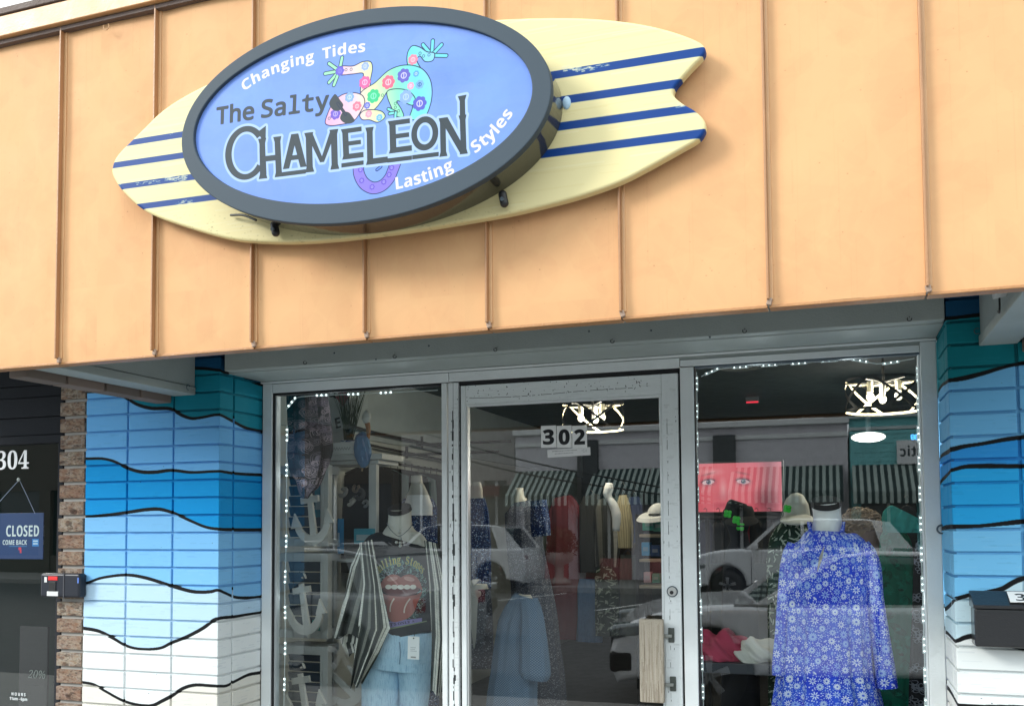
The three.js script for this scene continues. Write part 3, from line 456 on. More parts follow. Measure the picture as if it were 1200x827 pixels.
    c.fillStyle = '#3d474f'; for (const L of [[[66, 352], [84, 315], [96, 304], [122, 335], [138, 362], [118, 388], [88, 386]], [[122, 428], [136, 396], [166, 398], [188, 424], [197, 440], [176, 454], [146, 452]]]) { path(smooth(L)); c.closePath(); c.fill(); }
    limb([[110, 352], [150, 408]], 8, '#3d474f');
    // curved words, one letter after another
    const words = (txt, L, px, fill, font = 'bold', fam = 'sans-serif', em = 0) => {
      const q = new THREE.CatmullRomCurve3(L.map(([x, y]) => { const k = K(x, y); return V(k[0], k[1], 0); })), len = q.getLength(); c.font = `${font} ${px}px ${fam}`; c.lineWidth = em; c.lineJoin = 'round'; c.fillStyle = fill; c.textAlign = 'center'; c.textBaseline = 'alphabetic';
      const ws = [...txt].map((s) => c.measureText(s).width), tot = ws.reduce((s, x) => s + x, 0); let d = 0;
      [...txt].forEach((s, i) => { const u = (d + ws[i] / 2) / tot, p = q.getPointAt(u), tg = q.getTangentAt(u); c.save(); c.translate(p.x, p.y); c.rotate(Math.atan2(tg.y, tg.x)); c.scale(len / tot, 1); c.fillText(s, 0, 0); if (em) { c.strokeStyle = fill; c.strokeText(s, 0, 0); } c.restore(); d += ws[i]; });
    };
    words('Changing', [[284, 107], [306, 93], [336, 80], [368, 71]], 84, '#fbeefb'); words('Tides', [[377, 69], [402, 63.5], [428, 60]], 84, '#fbeefb');
    words('Lasting', [[462, 222], [497, 213], [532, 198]], 90, '#fbeefb'); words('Styles', [[556, 180], [580, 160], [602, 132]], 88, '#fbeefb');
    c.strokeStyle = '#9cc0f4'; c.lineJoin = 'round';
    words('The', [[252, 145.5], [275, 142], [298, 138.5]], 132, '#39454d', '', 'monospace', 9); words('Salty', [[304, 137.5], [343, 132.5], [385, 126.5]], 132, '#39454d', '', 'monospace', 9);
    // large hand-drawn capitals
    const bil = ([bl, br, tr, tl]) => (u, v) => { const f = (k) => (1 - v) * ((1 - u) * bl[k] + u * br[k]) + v * ((1 - u) * tl[k] + u * tr[k]); return K(...Z2(f(0), f(1))); };
    const G = [];
    const glyph = (quad, polys) => { const m = bil(quad); polys.forEach((q) => G.push(q.map(([u, v]) => m(u, v)))); };
    const stem = (x, w_) => [[x - w_ * 0.72, 0], [x + w_ * 0.72, 0], [x + w_ * 0.5, 0.12], [x + w_ * 0.5, 0.88], [x + w_ * 0.72, 1], [x - w_ * 0.72, 1], [x - w_ * 0.5, 0.88], [x - w_ * 0.5, 0.12]];
    const arc = (q0, q1, t1, t2, n = 44) => { const o = []; for (let i = 0; i <= n; i++) { const q = q0 + (q1 - q0) * i / n; o.push([0.5 + 0.5 * Math.cos(q), 0.5 + 0.5 * Math.sin(q)]); } for (let i = n; i >= 0; i--) { const q = q0 + (q1 - q0) * i / n; o.push([0.5 + (0.5 - t1) * Math.cos(q), 0.5 + (0.5 - t2) * Math.sin(q)]); } return o; };
    const bar = (x0, y0, x1, y1) => [[x0, y0], [x1, y0], [x1, y1], [x0, y1]];
    glyph([[166, 556], [292, 540], [290, 376], [164, 394]], [arc(0.66, 2 * Math.PI - 0.66, 0.15, 0.1), [[0.8, 0.14], [0.99, 0.05], [0.98, 0.3], [0.9, 0.3]], [[0.8, 0.86], [0.99, 0.95], [0.98, 0.7], [0.9, 0.7]]]);
    glyph([[270, 546], [340, 538], [334, 416], [268, 424]], [stem(0.15, 0.25), stem(0.85, 0.25), bar(0.1, 0.42, 0.9, 0.55)]);
    glyph([[342, 516], [412, 508], [408, 405], [346, 413]], [[[0, 0], [0.26, 0], [0.56, 0.82], [0.62, 1], [0.34, 1]], [[0.76, 0], [1.02, 0], [0.68, 1], [0.36, 1], [0.44, 0.84]], bar(0.2, 0.24, 0.82, 0.37)]);
    glyph([[414, 526], [510, 515], [507, 394], [411, 406]], [stem(0.1, 0.19), stem(0.9, 0.19), [[0.02, 1], [0.2, 1], [0.56, 0.22], [0.44, 0.22]], [[0.98, 1], [0.8, 1], [0.44, 0.22], [0.56, 0.22]]]);
    glyph([[525, 487], [588, 479], [584, 386], [521, 395]], [stem(0.17, 0.27), bar(0.1, 0, 1, 0.16), bar(0.1, 0.86, 0.96, 1), bar(0.1, 0.44, 0.9, 0.57)]);
    glyph([[598, 503], [662, 495], [659, 382], [596, 390]], [stem(0.17, 0.27), bar(0.1, 0, 1, 0.15)]);
    glyph([[668, 468], [736, 459], [732, 361], [665, 370]], [stem(0.17, 0.27), bar(0.1, 0, 1, 0.16), bar(0.1, 0.86, 0.96, 1), bar(0.1, 0.44, 0.9, 0.57)]);
    glyph([[736, 464], [818, 453], [815, 350], [734, 361]], [arc(0, 2 * Math.PI, 0.2, 0.17)]);
    glyph([[823, 478], [905, 468], [901, 350], [821, 361]], [stem(0.12, 0.2), [[0.02, 1], [0.3, 1], [0.97, 0.06], [0.76, 0.02]], stem(0.88, 0.2)]);
    glyph([[880, 400], [905, 396], [903, 289], [878, 294]], [[[0.18, 0], [0.82, 0], [0.8, 0.86], [1, 1], [0, 1], [0.2, 0.86]]]);
    for (const [x0, y0, x1, y1] of [[340, 526, 411, 517], [521, 499, 588, 490], [662, 484, 736, 475], [738, 474, 818, 464]]) G.push([[x0, y0], [x1, y1], [x1, y1 + 12], [x0, y0 + 12]].map(([x, y]) => K(...Z2(x, y))));
    for (const pass of [0, 1]) for (const q of G) { c.beginPath(); q.forEach((p, i) => c[i ? 'lineTo' : 'moveTo'](p[0], p[1])); c.closePath(); if (pass) { c.fillStyle = '#39454d'; c.fill(); c.strokeStyle = '#2f3a42'; c.lineWidth = 2; c.stroke(); } else { c.strokeStyle = '#b4d0fa'; c.lineWidth = 30; c.stroke(); } }
  });
  const fg = new THREE.ShapeGeometry(new THREE.Shape(el(a + 0.004, b + 0.004)), 4), uv = fg.attributes.uv; for (let i = 0; i < uv.count; i++) uv.setXY(i, uv.getX(i) / w + 0.5, uv.getY(i) / h + 0.5);
  part(t, 'sign_face', fg, mat({ physical: true, color: [0.68, 0.68, 0.68], roughness: 0.55, map: face, specularIntensity: 0.45 }), [cf.x, cf.y, ZS - 0.008], rot);
  for (const [x, y] of [[322, 268], [590, 233]]) { // little black brackets under the cabinet
    const p = P(x, y, ZB + 0.03), k = part(t, 'bracket', new THREE.CapsuleGeometry(0.013, 0.026, 6, 12), M.black, [p.x, p.y, ZB + 0.03]); k.rotation.z = 0.2;
    part(k, 'bracket_bolt', new THREE.CylinderGeometry(0.006, 0.006, 0.01, 10).rotateX(Math.PI / 2), M.darkGrey, [p.x, p.y - 0.006, ZB + 0.044]);
  }
  { const a1 = P(270, 252, ZB + 0.02), b1 = P(300, 258, ZB + 0.05); wpart(t, 'cable', tube([a1, a1.clone().lerp(b1, 0.5).add(V(0, 0.008, 0)), b1], 0.004, 12), M.black); }
}

// ---------- mailbox and key lockbox on the piers ----------
{
  const a = P(1143, 734, ZP + 0.1), t = thing('mailbox', 'black metal wall mailbox with white number label on the right blue pier', 'mailbox', [a.x + 0.19, a.y, ZP + 0.05]);
  const yt = P(1143, 711, ZP + 0.1).y, y1 = P(1143, 758, ZP + 0.1).y, yl = P(1140, 694, ZP + 0.02).y, bm = mat({ physical: true, color: [0.012, 0.012, 0.014], roughness: 0.34, clearcoat: 0.4, clearcoatRoughness: 0.2, bumpMap: reps(grain, 4), bumpScale: 0.0006 });
  span(t, 'mailbox_body', a.x, a.x + 0.38, y1, yt - 0.004, ZP + 0.001, ZP + 0.098, bm, 0.008);
  const s = new THREE.Shape([[0.002, yt - 0.002], [0.108, yt - 0.002], [0.108, yt + 0.006], [0.02, yl + 0.004], [0.002, yl + 0.004]].map(([z, y]) => new THREE.Vector2(z, y - a.y)));
  const L = new THREE.ExtrudeGeometry(s, { depth: 0.384, bevelEnabled: true, bevelThickness: 0.002, bevelSize: 0.002, bevelSegments: 1 }); const lp = L.attributes.position; for (let i = 0; i < lp.count; i++) { const z = lp.getX(i), y = lp.getY(i), x = lp.getZ(i); lp.setXYZ(i, a.x - 0.002 + x, a.y + y, ZP + z); } if (L.index) { const q = L.index.array; for (let i = 0; i < q.length; i += 3) { const k = q[i]; q[i] = q[i + 1]; q[i + 1] = k; } } L.computeVertexNormals();
  wpart(t, 'lid', L.toNonIndexed(), bm);
  const slope = Math.atan2(0.088, yl - yt - 0.002), yc = (yl + yt + 0.01) / 2, dl = Math.hypot(0.088, yl - yt);
  const lab = part(t, 'number_label', box(0.21, dl * 0.72, 0.002, 0, false), mat({ color: [0.82, 0.82, 0.8], roughness: 0.5, map: canvas(384, 128, (c, w, h) => { c.fillStyle = '#fff'; c.fillRect(0, 0, w, h); c.fillStyle = '#0c0c0e'; c.font = 'bold 118px sans-serif'; c.textBaseline = 'middle'; c.textAlign = 'center'; ['3', '0', '2'].forEach((d, i) => c.fillText(d, 66 + i * 126, h / 2 + 5)); }) }), [P(1182, 700, ZP + 0.06).x + 0.105, yc + 0.007, ZP + 0.068], [-slope, 0, 0]);
}
{
  const a = P(73, 685.5, ZP + 0.03), w = P(96, 685, ZP + 0.03).x - P(50, 685, ZP + 0.03).x, h = P(73, 672, ZP + 0.03).y - P(73, 700, ZP + 0.03).y;
  const t = thing('key_lockbox', 'small black key lockbox with red tab on the bare brick column', 'lockbox', [a.x, a.y, ZP]);
  part(t, 'lockbox_body', box(w, h, 0.05, 0.012), plain([0.012, 0.015, 0.025], 0.4), [a.x, a.y, ZP + 0.026]);
  const at = (x, y) => { const p = P(x, y, ZP + 0.052); return [p.x, p.y, ZP + 0.052]; }, u = w / 46;
  part(t, 'red_tab', box(11 * u, 3.6 * u, 0.004, 0.001), plain([0.7, 0.03, 0.03], 0.4), at(61.5, 677.5));
  part(t, 'sticker', box(3 * u, 5 * u, 0.002, 0), M.white, at(53, 679)); part(t, 'sticker', box(13 * u, 4.2 * u, 0.002, 0), M.white, at(61, 695.5));
  part(t, 'key_slot', box(8 * u, 9 * u, 0.006, 0.002), M.black, at(61, 687)); part(t, 'sticker', box(1.4 * u, 5 * u, 0.002, 0), plain([0.1, 0.2, 0.6]), at(91, 680));
  part(t, 'body_seam', box(1 * u, 24 * u, 0.002, 0), plain([0.06, 0.06, 0.07]), at(74, 686));
}

// ---------- dark shop next door ----------
{
  const zn = 0.12, xr = P(69, 600, zn).x + 0.015, t = thing('neighbour_shopfront', 'dark shop window and black siding at the left edge beside the bare bricks', 'shopfront', [xr - 0.6, 0, zn]);
  const bl = mat({ color: [0.006, 0.008, 0.013], roughness: 0.85, bumpMap: reps(grain, 2), bumpScale: 0.001 });
  
  const edge = [2.615, ...[453, 467, 490, 511, 521].map((y) => P(20, y, zn).y)];
  for (let i = 0; i < edge.length - 1; i++) { const b = span(t, 'siding_board', xr - 1.6, xr, edge[i + 1] + 0.002, edge[i], zn - 0.05, zn - (i % 2) * 0.008, bl, 0.004); }
  const yg = edge[edge.length - 1];
  span(t, 'window_frame', xr - 0.035, xr, 0.1, yg, zn - 0.06, zn - 0.004, bl, 0.003);
  part(t, 'pane', new THREE.PlaneGeometry(1.56, yg - 0.1), M.glass, [xr - 0.815, (yg + 0.1) / 2, zn - 0.03]);
  span(t, 'window_sill', xr - 1.6, xr, -0.15, 0.1, zn - 0.1, zn, bl, 0.003);
  const dk = plain([0.03, 0.075, 0.062], 0.9);
  span(t, 'back_wall', xr - 2.4, xr, -0.15, 2.61, -3.3, -3.2, dk, 0); span(t, 'side_wall', xr + 0.001, xr + 0.06, -0.15, 2.61, -3.2, zn - 0.061, dk, 0); span(t, 'side_wall', xr - 2.4, xr - 2.3, -0.15, 2.61, -3.2, zn - 0.061, dk, 0); span(t, 'shop_floor', xr - 2.299, xr, -0.14, -0.1, -3.199, zn - 0.11, dk, 0); span(t, 'shop_ceiling', xr - 2.299, xr, 2.45, 2.5, -3.199, zn - 0.062, dk, 0);
  const ar = part(t, 'shelf_back', box(0.35, 0.7, 0.02), mat({ color: [0.1, 0.16, 0.13], roughness: 0.9, map: reps(mottle, 2) }), [xr - 0.22, 1.55, -0.5]);
  const txt = (name, str, px, h, font, fill, z, x0y) => { const c0 = P(...x0y, z), m = mat({ color: [0.85, 0.87, 0.88], roughness: 0.5, transparent: true, alphaTest: 0.5, map: canvas(512, 256, (c, w, hh) => { c.clearRect(0, 0, w, hh); c.fillStyle = fill; c.font = font; c.textAlign = 'center'; c.textBaseline = 'middle'; str.split('|').forEach((s, i, q) => c.fillText(s, w / 2, hh / 2 + (i - (q.length - 1) / 2) * px, w)); }) }); return part(t, name, new THREE.PlaneGeometry(h * 2, h), m, [c0.x, c0.y, z]); };
  txt('painted_number', '304', 0, 0.16, 'bold 226px serif', '#ffffff', zn - 0.026, [14, 539]);
  txt('painted_hours', 'H O U R S|11am - 6pm', 74, 0.085, 'bold 68px sans-serif', '#e8ecec', zn - 0.026, [21, 816]);
  txt('painted_discount', '20%', 74, 0.12, 'italic 128px serif', '#6d7470', zn - 0.027, [42, 790]);
  const bx = P(47, 640, zn - 0.03).x, s = thing('closed_sign', 'blue CLOSED sign hanging by strings inside the dark shop window', 'sign', [bx - 0.2, 1.55, zn - 0.05]);
  const y1 = P(20, 601, zn - 0.05).y, y0 = P(20, 655, zn - 0.05).y;
  part(s, 'sign_board', box(0.42, y1 - y0, 0.006, 0.002, false), mat({ color: [0.8, 0.8, 0.8], roughness: 0.45, map: canvas(768, 384, (c, w, h) => { c.fillStyle = '#123c78'; c.fillRect(0, 0, w, h); c.fillStyle = '#e9f2f6'; c.font = 'bold 128px sans-serif'; c.textAlign = 'right'; c.textBaseline = 'middle'; c.fillText('CLOSED', 720, 150, 440); c.font = 'bold 56px sans-serif'; c.fillText('COME BACK', 560, 245, 340); c.fillStyle = '#3b8fe0'; c.fillRect(628, 216, 84, 62); c.fillStyle = '#cfe6fa'; c.fillRect(640, 228, 60, 12); c.fillRect(640, 250, 60, 12); c.fillStyle = '#e8415a'; c.fillRect(452, 286, 36, 22); c.fillRect(470, 304, 22, 30); c.fillStyle = '#4f8fd0'; c.fillRect(330, 276, 230, 5); }) }), [bx - 0.21, (y0 + y1) / 2, zn - 0.05]);
  const pk = P(22, 562, zn - 0.045);
  for (const x of [P(41, 601, zn - 0.05).x, bx - 0.39]) wpart(s, 'string', tube([[x, y1 - 0.004, zn - 0.047], pk.clone().lerp(V(x, y1, zn - 0.047), 0.5), pk], 0.0018, 12, 5), plain([0.35, 0.42, 0.6]));
  part(s, 'suction_cup', new THREE.SphereGeometry(0.012, 12, 8).scale(1, 1, 0.5), plain([0.4, 0.42, 0.42], 0.2), [pk.x, pk.y, zn - 0.04]);
  // its chalk panel low in the window
  const ch = P(48, 775, zn - 0.2); part(t, 'chalk_panel', box(0.2, 0.44, 0.015, 0.004), plain([0.012, 0.012, 0.014], 0.9), [ch.x, ch.y - 0.02, zn - 0.15]);
}
// ---------- inside the shop ----------
const IX0 = -3.45, IX1 = 1.0, IZ = -9, IY = 2.78;
const wallIn = paint([0.42, 0.46, 0.46], 0.85), darkIn = paint([0.06, 0.085, 0.09], 0.8), ceilIn = paint([0.035, 0.06, 0.065], 0.85);
struct('shop_floor', metres(box(IX1 - IX0 + 0.2, 0.1, -IZ - 0.06, 0)), paint([0.10, 0.095, 0.09], 0.5), [(IX0 + IX1) / 2, -0.03, IZ / 2 - 0.06]);
struct('shop_ceiling', metres(box(IX1 - IX0 + 0.2, 0.08, -IZ - 0.06, 0)), ceilIn, [(IX0 + IX1) / 2, IY + 0.04, IZ / 2 - 0.06]);
{
  const w = thing('side_wall', 'pale grey inner side wall behind the clothes rails on the left', 'wall', [IX0 - 0.05, 0, -4]);
  span(w, 'lower_wall', IX0 - 0.1, IX0, 0.02, 2.262, IZ, -0.06, paint([0.62, 0.66, 0.63], 0.85), 0); span(w, 'upper_wall', IX0 - 0.1, IX0 + 0.02, 2.264, IY, IZ, -0.06, paint([0.52, 0.60, 0.62], 0.85), 0);
  const r = thing('side_wall', 'dark inner side wall behind the green garments on the right', 'wall', [IX1 + 0.05, 0, -4]); span(r, 'wall_face', IX1, IX1 + 0.1, 0.02, IY, IZ, -0.07, darkIn, 0);
  const b = thing('back_wall', 'dark back wall at the far end of the shop', 'wall', [-1, 0, IZ]); span(b, 'wall_face', IX0 - 0.1, IX1 + 0.1, 0.02, IY, IZ - 0.1, IZ - 0.001, darkIn, 0);
  const f = thing('front_wall', 'inner side of the shop front above the windows', 'wall', [-1, 2.4, -0.1]); span(f, 'wall_face', IX0 - 0.1, IX1 + 0.1, YH + 0.002, IY, -0.13, -0.085, wallIn, 0); span(f, 'corner_board', XR, IX1 + 0.1, 0.02, YH, -0.2, -0.151, darkIn, 0);
}
// loft: rings along a path, each an ellipse, smoothed; folds as ripples
function loft(rings, o = {}) {
  const { seg = 40, steps = 6, fold = 0, k = 7, ph = 0, t0 = 0, t1 = 2 * Math.PI, unit = false, cap = false, sq = 1, thick = 0 } = o;
  const cv = new THREE.CatmullRomCurve3(rings.map((r) => V(...r.c)), false, 'centripetal'), n = (rings.length - 1) * steps, pos = [], uv = [], idx = [];
  const lerp = (f, u) => { const x = u * (rings.length - 1), i = Math.min(rings.length - 2, Math.floor(x)), a = x - i, s = a; return f(rings[i]) * (1 - s) + f(rings[i + 1]) * s; };
  let len = 0, pp = null; const total = (() => { let a = null, l = 0; for (let j = 0; j <= n; j++) { const c = cv.getPoint(j / n); if (a) l += a.distanceTo(c); a = c; } return l; })(); const R = Math.max(...rings.map((r) => (r.rx + r.rz) / 2));
  for (let j = 0; j <= n; j++) {
    const u = j / n, c = cv.getPoint(u), T = cv.getTangent(u), N = V(0, 0, 1).cross(T).normalize(), B = T.clone().cross(N);
    if (pp) len += pp.distanceTo(c); pp = c; const rx = lerp((r) => r.rx, u), rz = lerp((r) => r.rz, u), fo = lerp((r) => r.f ?? 1, u) * fold;
    for (let i = 0; i <= seg; i++) {
      const q = t0 + (t1 - t0) * i / seg, w = 1 + fo * (Math.sin(k * q + ph + u * 2.2) + 0.6 * Math.sin((k * 2 + 1) * q + ph * 2.7 - u * 3.1) + 0.4 * Math.sin(3 * q + u * 6 + ph));
      const C = Math.cos(q), S = Math.sin(q), e = (x) => Math.sign(x) * Math.pow(Math.abs(x), sq);
      const p = c.clone().addScaledVector(N, rx * e(C) * w).addScaledVector(B, rz * e(S) * w); pos.push(p.x, p.y, p.z);
      uv.push(unit ? (1 - i / seg) : (q / 6.2832) * R * 5.6, unit ? 1 - len / total : -len);
      if (i && j) { const a = j * (seg + 1) + i; idx.push(a - seg - 2, a - seg - 1, a, a - seg - 2, a, a - 1); }
    }
  }
  const cp = (j, up) => { const c = cv.getPoint(j / n), a = pos.length / 3; pos.push(c.x, c.y, c.z); uv.push(0.5, unit ? 1 - j / n : 0); for (let i = 0; i < seg; i++) { const b = j * (seg + 1) + i; up ? idx.push(a, b + 1, b) : idx.push(a, b, b + 1); } };
  if (cap) { cp(0, true); cp(n, false); }
  const g = new THREE.BufferGeometry(); g.setAttribute('position', new THREE.Float32BufferAttribute(pos, 3)); g.setAttribute('uv', new THREE.Float32BufferAttribute(uv, 2)); g.setIndex(idx); g.computeVertexNormals();
  // close the normals across the seam
  if (t1 - t0 > 6.28) { const nr = g.attributes.normal; for (let j = 0; j <= n; j++) { const a = j * (seg + 1), b = a + seg, v = V(nr.getX(a) + nr.getX(b), nr.getY(a) + nr.getY(b), nr.getZ(a) + nr.getZ(b)).normalize(); nr.setXYZ(a, v.x, v.y, v.z); nr.setXYZ(b, v.x, v.y, v.z); } }
  return g.toNonIndexed();
}
// rings from the outline seen in the photograph: [y, left, right, depth ratio] at depth z
const rings = (L, z, rat = 0.62) => L.map(([y, a, b, r, dz]) => { const p = P(a, y, z), q = P(b, y, z); return { c: [(p.x + q.x) / 2, (p.y + q.y) / 2, z + (dz ?? 0)], rx: Math.abs(q.x - p.x) / 2, rz: Math.abs(q.x - p.x) / 2 * (r ?? rat) }; });
const skinM = mat({ color: [0.52, 0.51, 0.46], roughness: 0.5 }), skinW = mat({ color: [0.78, 0.78, 0.78], roughness: 0.4 });
function pattern(n, bg, f, rep) { return canvas(n, n, (c, w, h) => { c.fillStyle = bg; c.fillRect(0, 0, w, h); const wrap = (x, y, r, d) => { for (const ox of [-w, 0, w]) for (const oy of [-h, 0, h]) if (x + ox > -r && x + ox < w + r && y + oy > -r && y + oy < h + r) { c.save(); c.translate(x + ox, y + oy); d(c); c.restore(); } }; f(c, w, h, wrap); }, [rep, rep]); }
const speck = (bg, cols, n, r0, r1, rep) => pattern(256, bg, (c, w, h, wrap) => { for (let i = 0; i < n; i++) { const r = rr(r0, r1), q = cols[Math.floor(rnd() * cols.length)], a = rr(0, 3); wrap(rnd() * w, rnd() * h, r * 2, (k) => { k.rotate(a); k.fillStyle = q; k.beginPath(); k.ellipse(0, 0, r, r * 0.6, 0, 0, 7); k.fill(); }); } }, rep);
const T = {
  floral: pattern(1024, '#1640d8', (c, w, h, wrap) => {
    for (let i = 0; i < 70; i++) { const r = rr(60, 140); wrap(rnd() * w, rnd() * h, r, (k) => { k.fillStyle = i % 3 ? 'rgba(60,110,225,0.25)' : 'rgba(40,40,200,0.22)'; k.beginPath(); k.arc(0, 0, r, 0, 7); k.fill(); }); }
    const pts = []; const free = (x, y, r) => pts.every(([a, b, s]) => { let dx = Math.abs(a - x), dy = Math.abs(b - y); dx = Math.min(dx, w - dx); dy = Math.min(dy, h - dy); return dx * dx + dy * dy > (r + s) ** 2; });
    for (const [n, ra, rb, kind] of [[60, 48, 68, 0], [150, 30, 44, 1], [330, 11, 17, 2], [420, 6, 9, 3]]) for (let i = 0; i < n * 6; i++) { const r = rr(ra, rb), x = rnd() * w, y = rnd() * h; if (!free(x, y, r * 0.92)) continue; pts.push([x, y, r]); const a0 = rr(0, 6), tone = ['#d3def8', '#bccff4', '#e2e9fb', '#9dbaf2'][Math.floor(rnd() * 4)];
      wrap(x, y, r, (k) => { k.rotate(a0); k.fillStyle = tone; if (kind === 0) { const m = 8 + Math.floor(a0); for (let q = 0; q < m; q++) { k.save(); k.rotate(q / m * 6.283); k.beginPath(); k.ellipse(r * 0.58, 0, r * 0.38, r * 0.13, 0, 0, 7); k.fill(); k.restore(); } } else if (kind === 1) { const m = 5; for (let q = 0; q < m; q++) { k.save(); k.rotate(a0 > 3 ? q / m * 6.283 : -0.9 + q * 0.45); k.beginPath(); k.ellipse(r * 0.6, 0, r * 0.38, r * (a0 > 3 ? 0.26 : 0.12), 0, 0, 7); k.fill(); k.restore(); } } else { k.beginPath(); k.ellipse(0, 0, r * 0.8, r * (kind === 2 ? 0.66 : 0.8), 0, 0, 7); k.fill(); } }); }
  }, 3.1),
  paisley: pattern(512, '#0e0c10', (c, w, h, wrap) => { for (let i = 0; i < 90; i++) { const r = rr(14, 42), a = rr(0, 6); wrap(rnd() * w, rnd() * h, r * 2, (k) => { k.rotate(a); k.strokeStyle = ['#6b6064', '#575058', '#7c6f72', '#463e48'][i % 4]; k.lineWidth = rr(2, 5); for (let q = 1; q > 0.2; q -= 0.33) { k.beginPath(); k.arc(0, 0, r * q, 0.4, 5.2); k.quadraticCurveTo(r * 1.3 * q, -r * q, r * 1.6 * q, r * 0.3); k.stroke(); } }); } for (let i = 0; i < 900; i++) { c.fillStyle = 'rgba(130,115,120,0.5)'; c.fillRect(rnd() * w, rnd() * h, 3, 2); } }, 3.2),
  stripe: pattern(512, '#4c504e', (c, w, h) => { for (let x = 0; x < w;) { const a = rr(8, 52); c.fillStyle = rnd() < 0.5 ? '#ecebe4' : rnd() < 0.4 ? '#8b8c86' : '#3a3e3d'; c.fillRect(x, 0, a, h); x += a + rr(4, 30); } for (let i = 0; i < 300; i++) { c.fillStyle = 'rgba(60,60,60,0.12)'; c.fillRect(0, rnd() * h, w, 1); } }, 3.4),
  denim: pattern(512, '#b4d8f0', (c, w, h) => { for (let i = 0; i < 3200; i++) { c.fillStyle = rnd() < 0.5 ? 'rgba(210,232,248,0.20)' : 'rgba(50,95,150,0.16)'; c.fillRect(rnd() * w, rnd() * h, rr(1, 2.5), rr(6, 40)); } }, 2),
  indigo: speck('#132a58', ['#9fb7d8', '#5c82b4', '#dce6f2', '#28508c'], 420, 2, 6, 5),
  greySpeck: speck('#3a3f49', ['#8d95a0', '#c2c6cc', '#5d6570'], 480, 2, 5, 5),
  grey2: speck('#4b5260', ['#aab2bd', '#7e8794', '#d6d9de'], 520, 1.5, 4, 6),
  gingham: pattern(256, '#7f9ab8', (c, w, h) => { for (let i = 0; i < 16; i++) for (let j = 0; j < 16; j++) { c.fillStyle = (i + j) % 2 ? '#b4c9dc' : '#577497'; c.fillRect(i * 16, j * 16, (i + j) % 2 ? 8 : 13, 8); } }, 9),
  lace: pattern(512, '#0b7d66', (c, w, h, wrap) => { for (let i = 0; i < 70; i++) { const r = rr(16, 46), a = rr(0, 6); wrap(rnd() * w, rnd() * h, r * 2, (k) => { k.rotate(a); k.strokeStyle = i % 2 ? '#064f42' : '#159a80'; k.lineWidth = 3; for (let q = 1; q > 0.2; q -= 0.25) { k.beginPath(); k.ellipse(0, 0, r * q, r * q * 0.55, 0, 0, 5); k.stroke(); } }); } }, 3),
  bloomDark: pattern(512, '#10141c', (c, w, h, wrap) => { for (let i = 0; i < 42; i++) { const r = rr(24, 52), a = rr(0, 6); wrap(rnd() * w, rnd() * h, r * 2, (k) => { k.rotate(a); k.strokeStyle = '#8d9299'; k.lineWidth = 5; for (let q = 0; q < 5; q++) { k.rotate(1.2566); k.beginPath(); k.ellipse(r * 0.5, 0, r * 0.42, r * 0.28, 0, 0, 7); k.stroke(); } k.beginPath(); k.arc(0, 0, r * 0.18, 0, 7); k.stroke(); }); } }, 3),
  leaf: pattern(256, '#1e4030', (c, w, h, wrap) => { for (let i = 0; i < 150; i++) { const a = rr(0, 6), r = rr(8, 22); wrap(rnd() * w, rnd() * h, 30, (k) => { k.rotate(a); k.fillStyle = i % 3 ? '#cfd8cc' : '#0d2a1e'; k.beginPath(); k.ellipse(0, 0, r, r * 0.25, 0, 0, 7); k.fill(); }); } }, 4),
  knit: pattern(256, '#b9ae90', (c, w, h) => { for (let x = 0; x < w; x += 16) { c.fillStyle = 'rgba(80,70,50,0.35)'; c.fillRect(x, 0, 6, h); } }, 6),
};
function bust(label, L, z, m, capM, dress) { // neck and shoulders of a dress form; the clothes are added to it
  const c = P((L[0][1] + L[0][2]) / 2, L[0][0], z), t = thing('mannequin', label, 'mannequin', [c.x, 0.1, z]), nw = L[0][2] - L[0][1];
  wpart(t, 'body', loft(rings(L.map(([y, a, b]) => [y, a, b, Math.min(0.85, Math.max(0.36, nw * 1.15 / (b - a)))]), z, 0.8), { cap: true, seg: 32 }), m);
  const r = rings([L[0]], z)[0].rx; if (capM) part(t, 'neck_cap', new THREE.CylinderGeometry(r * 1.0, r * 1.03, 0.022, 32), M.matt, [c.x, c.y + 0.006, z + 0.004], [0.42, 0, 0]);
  return t;
}
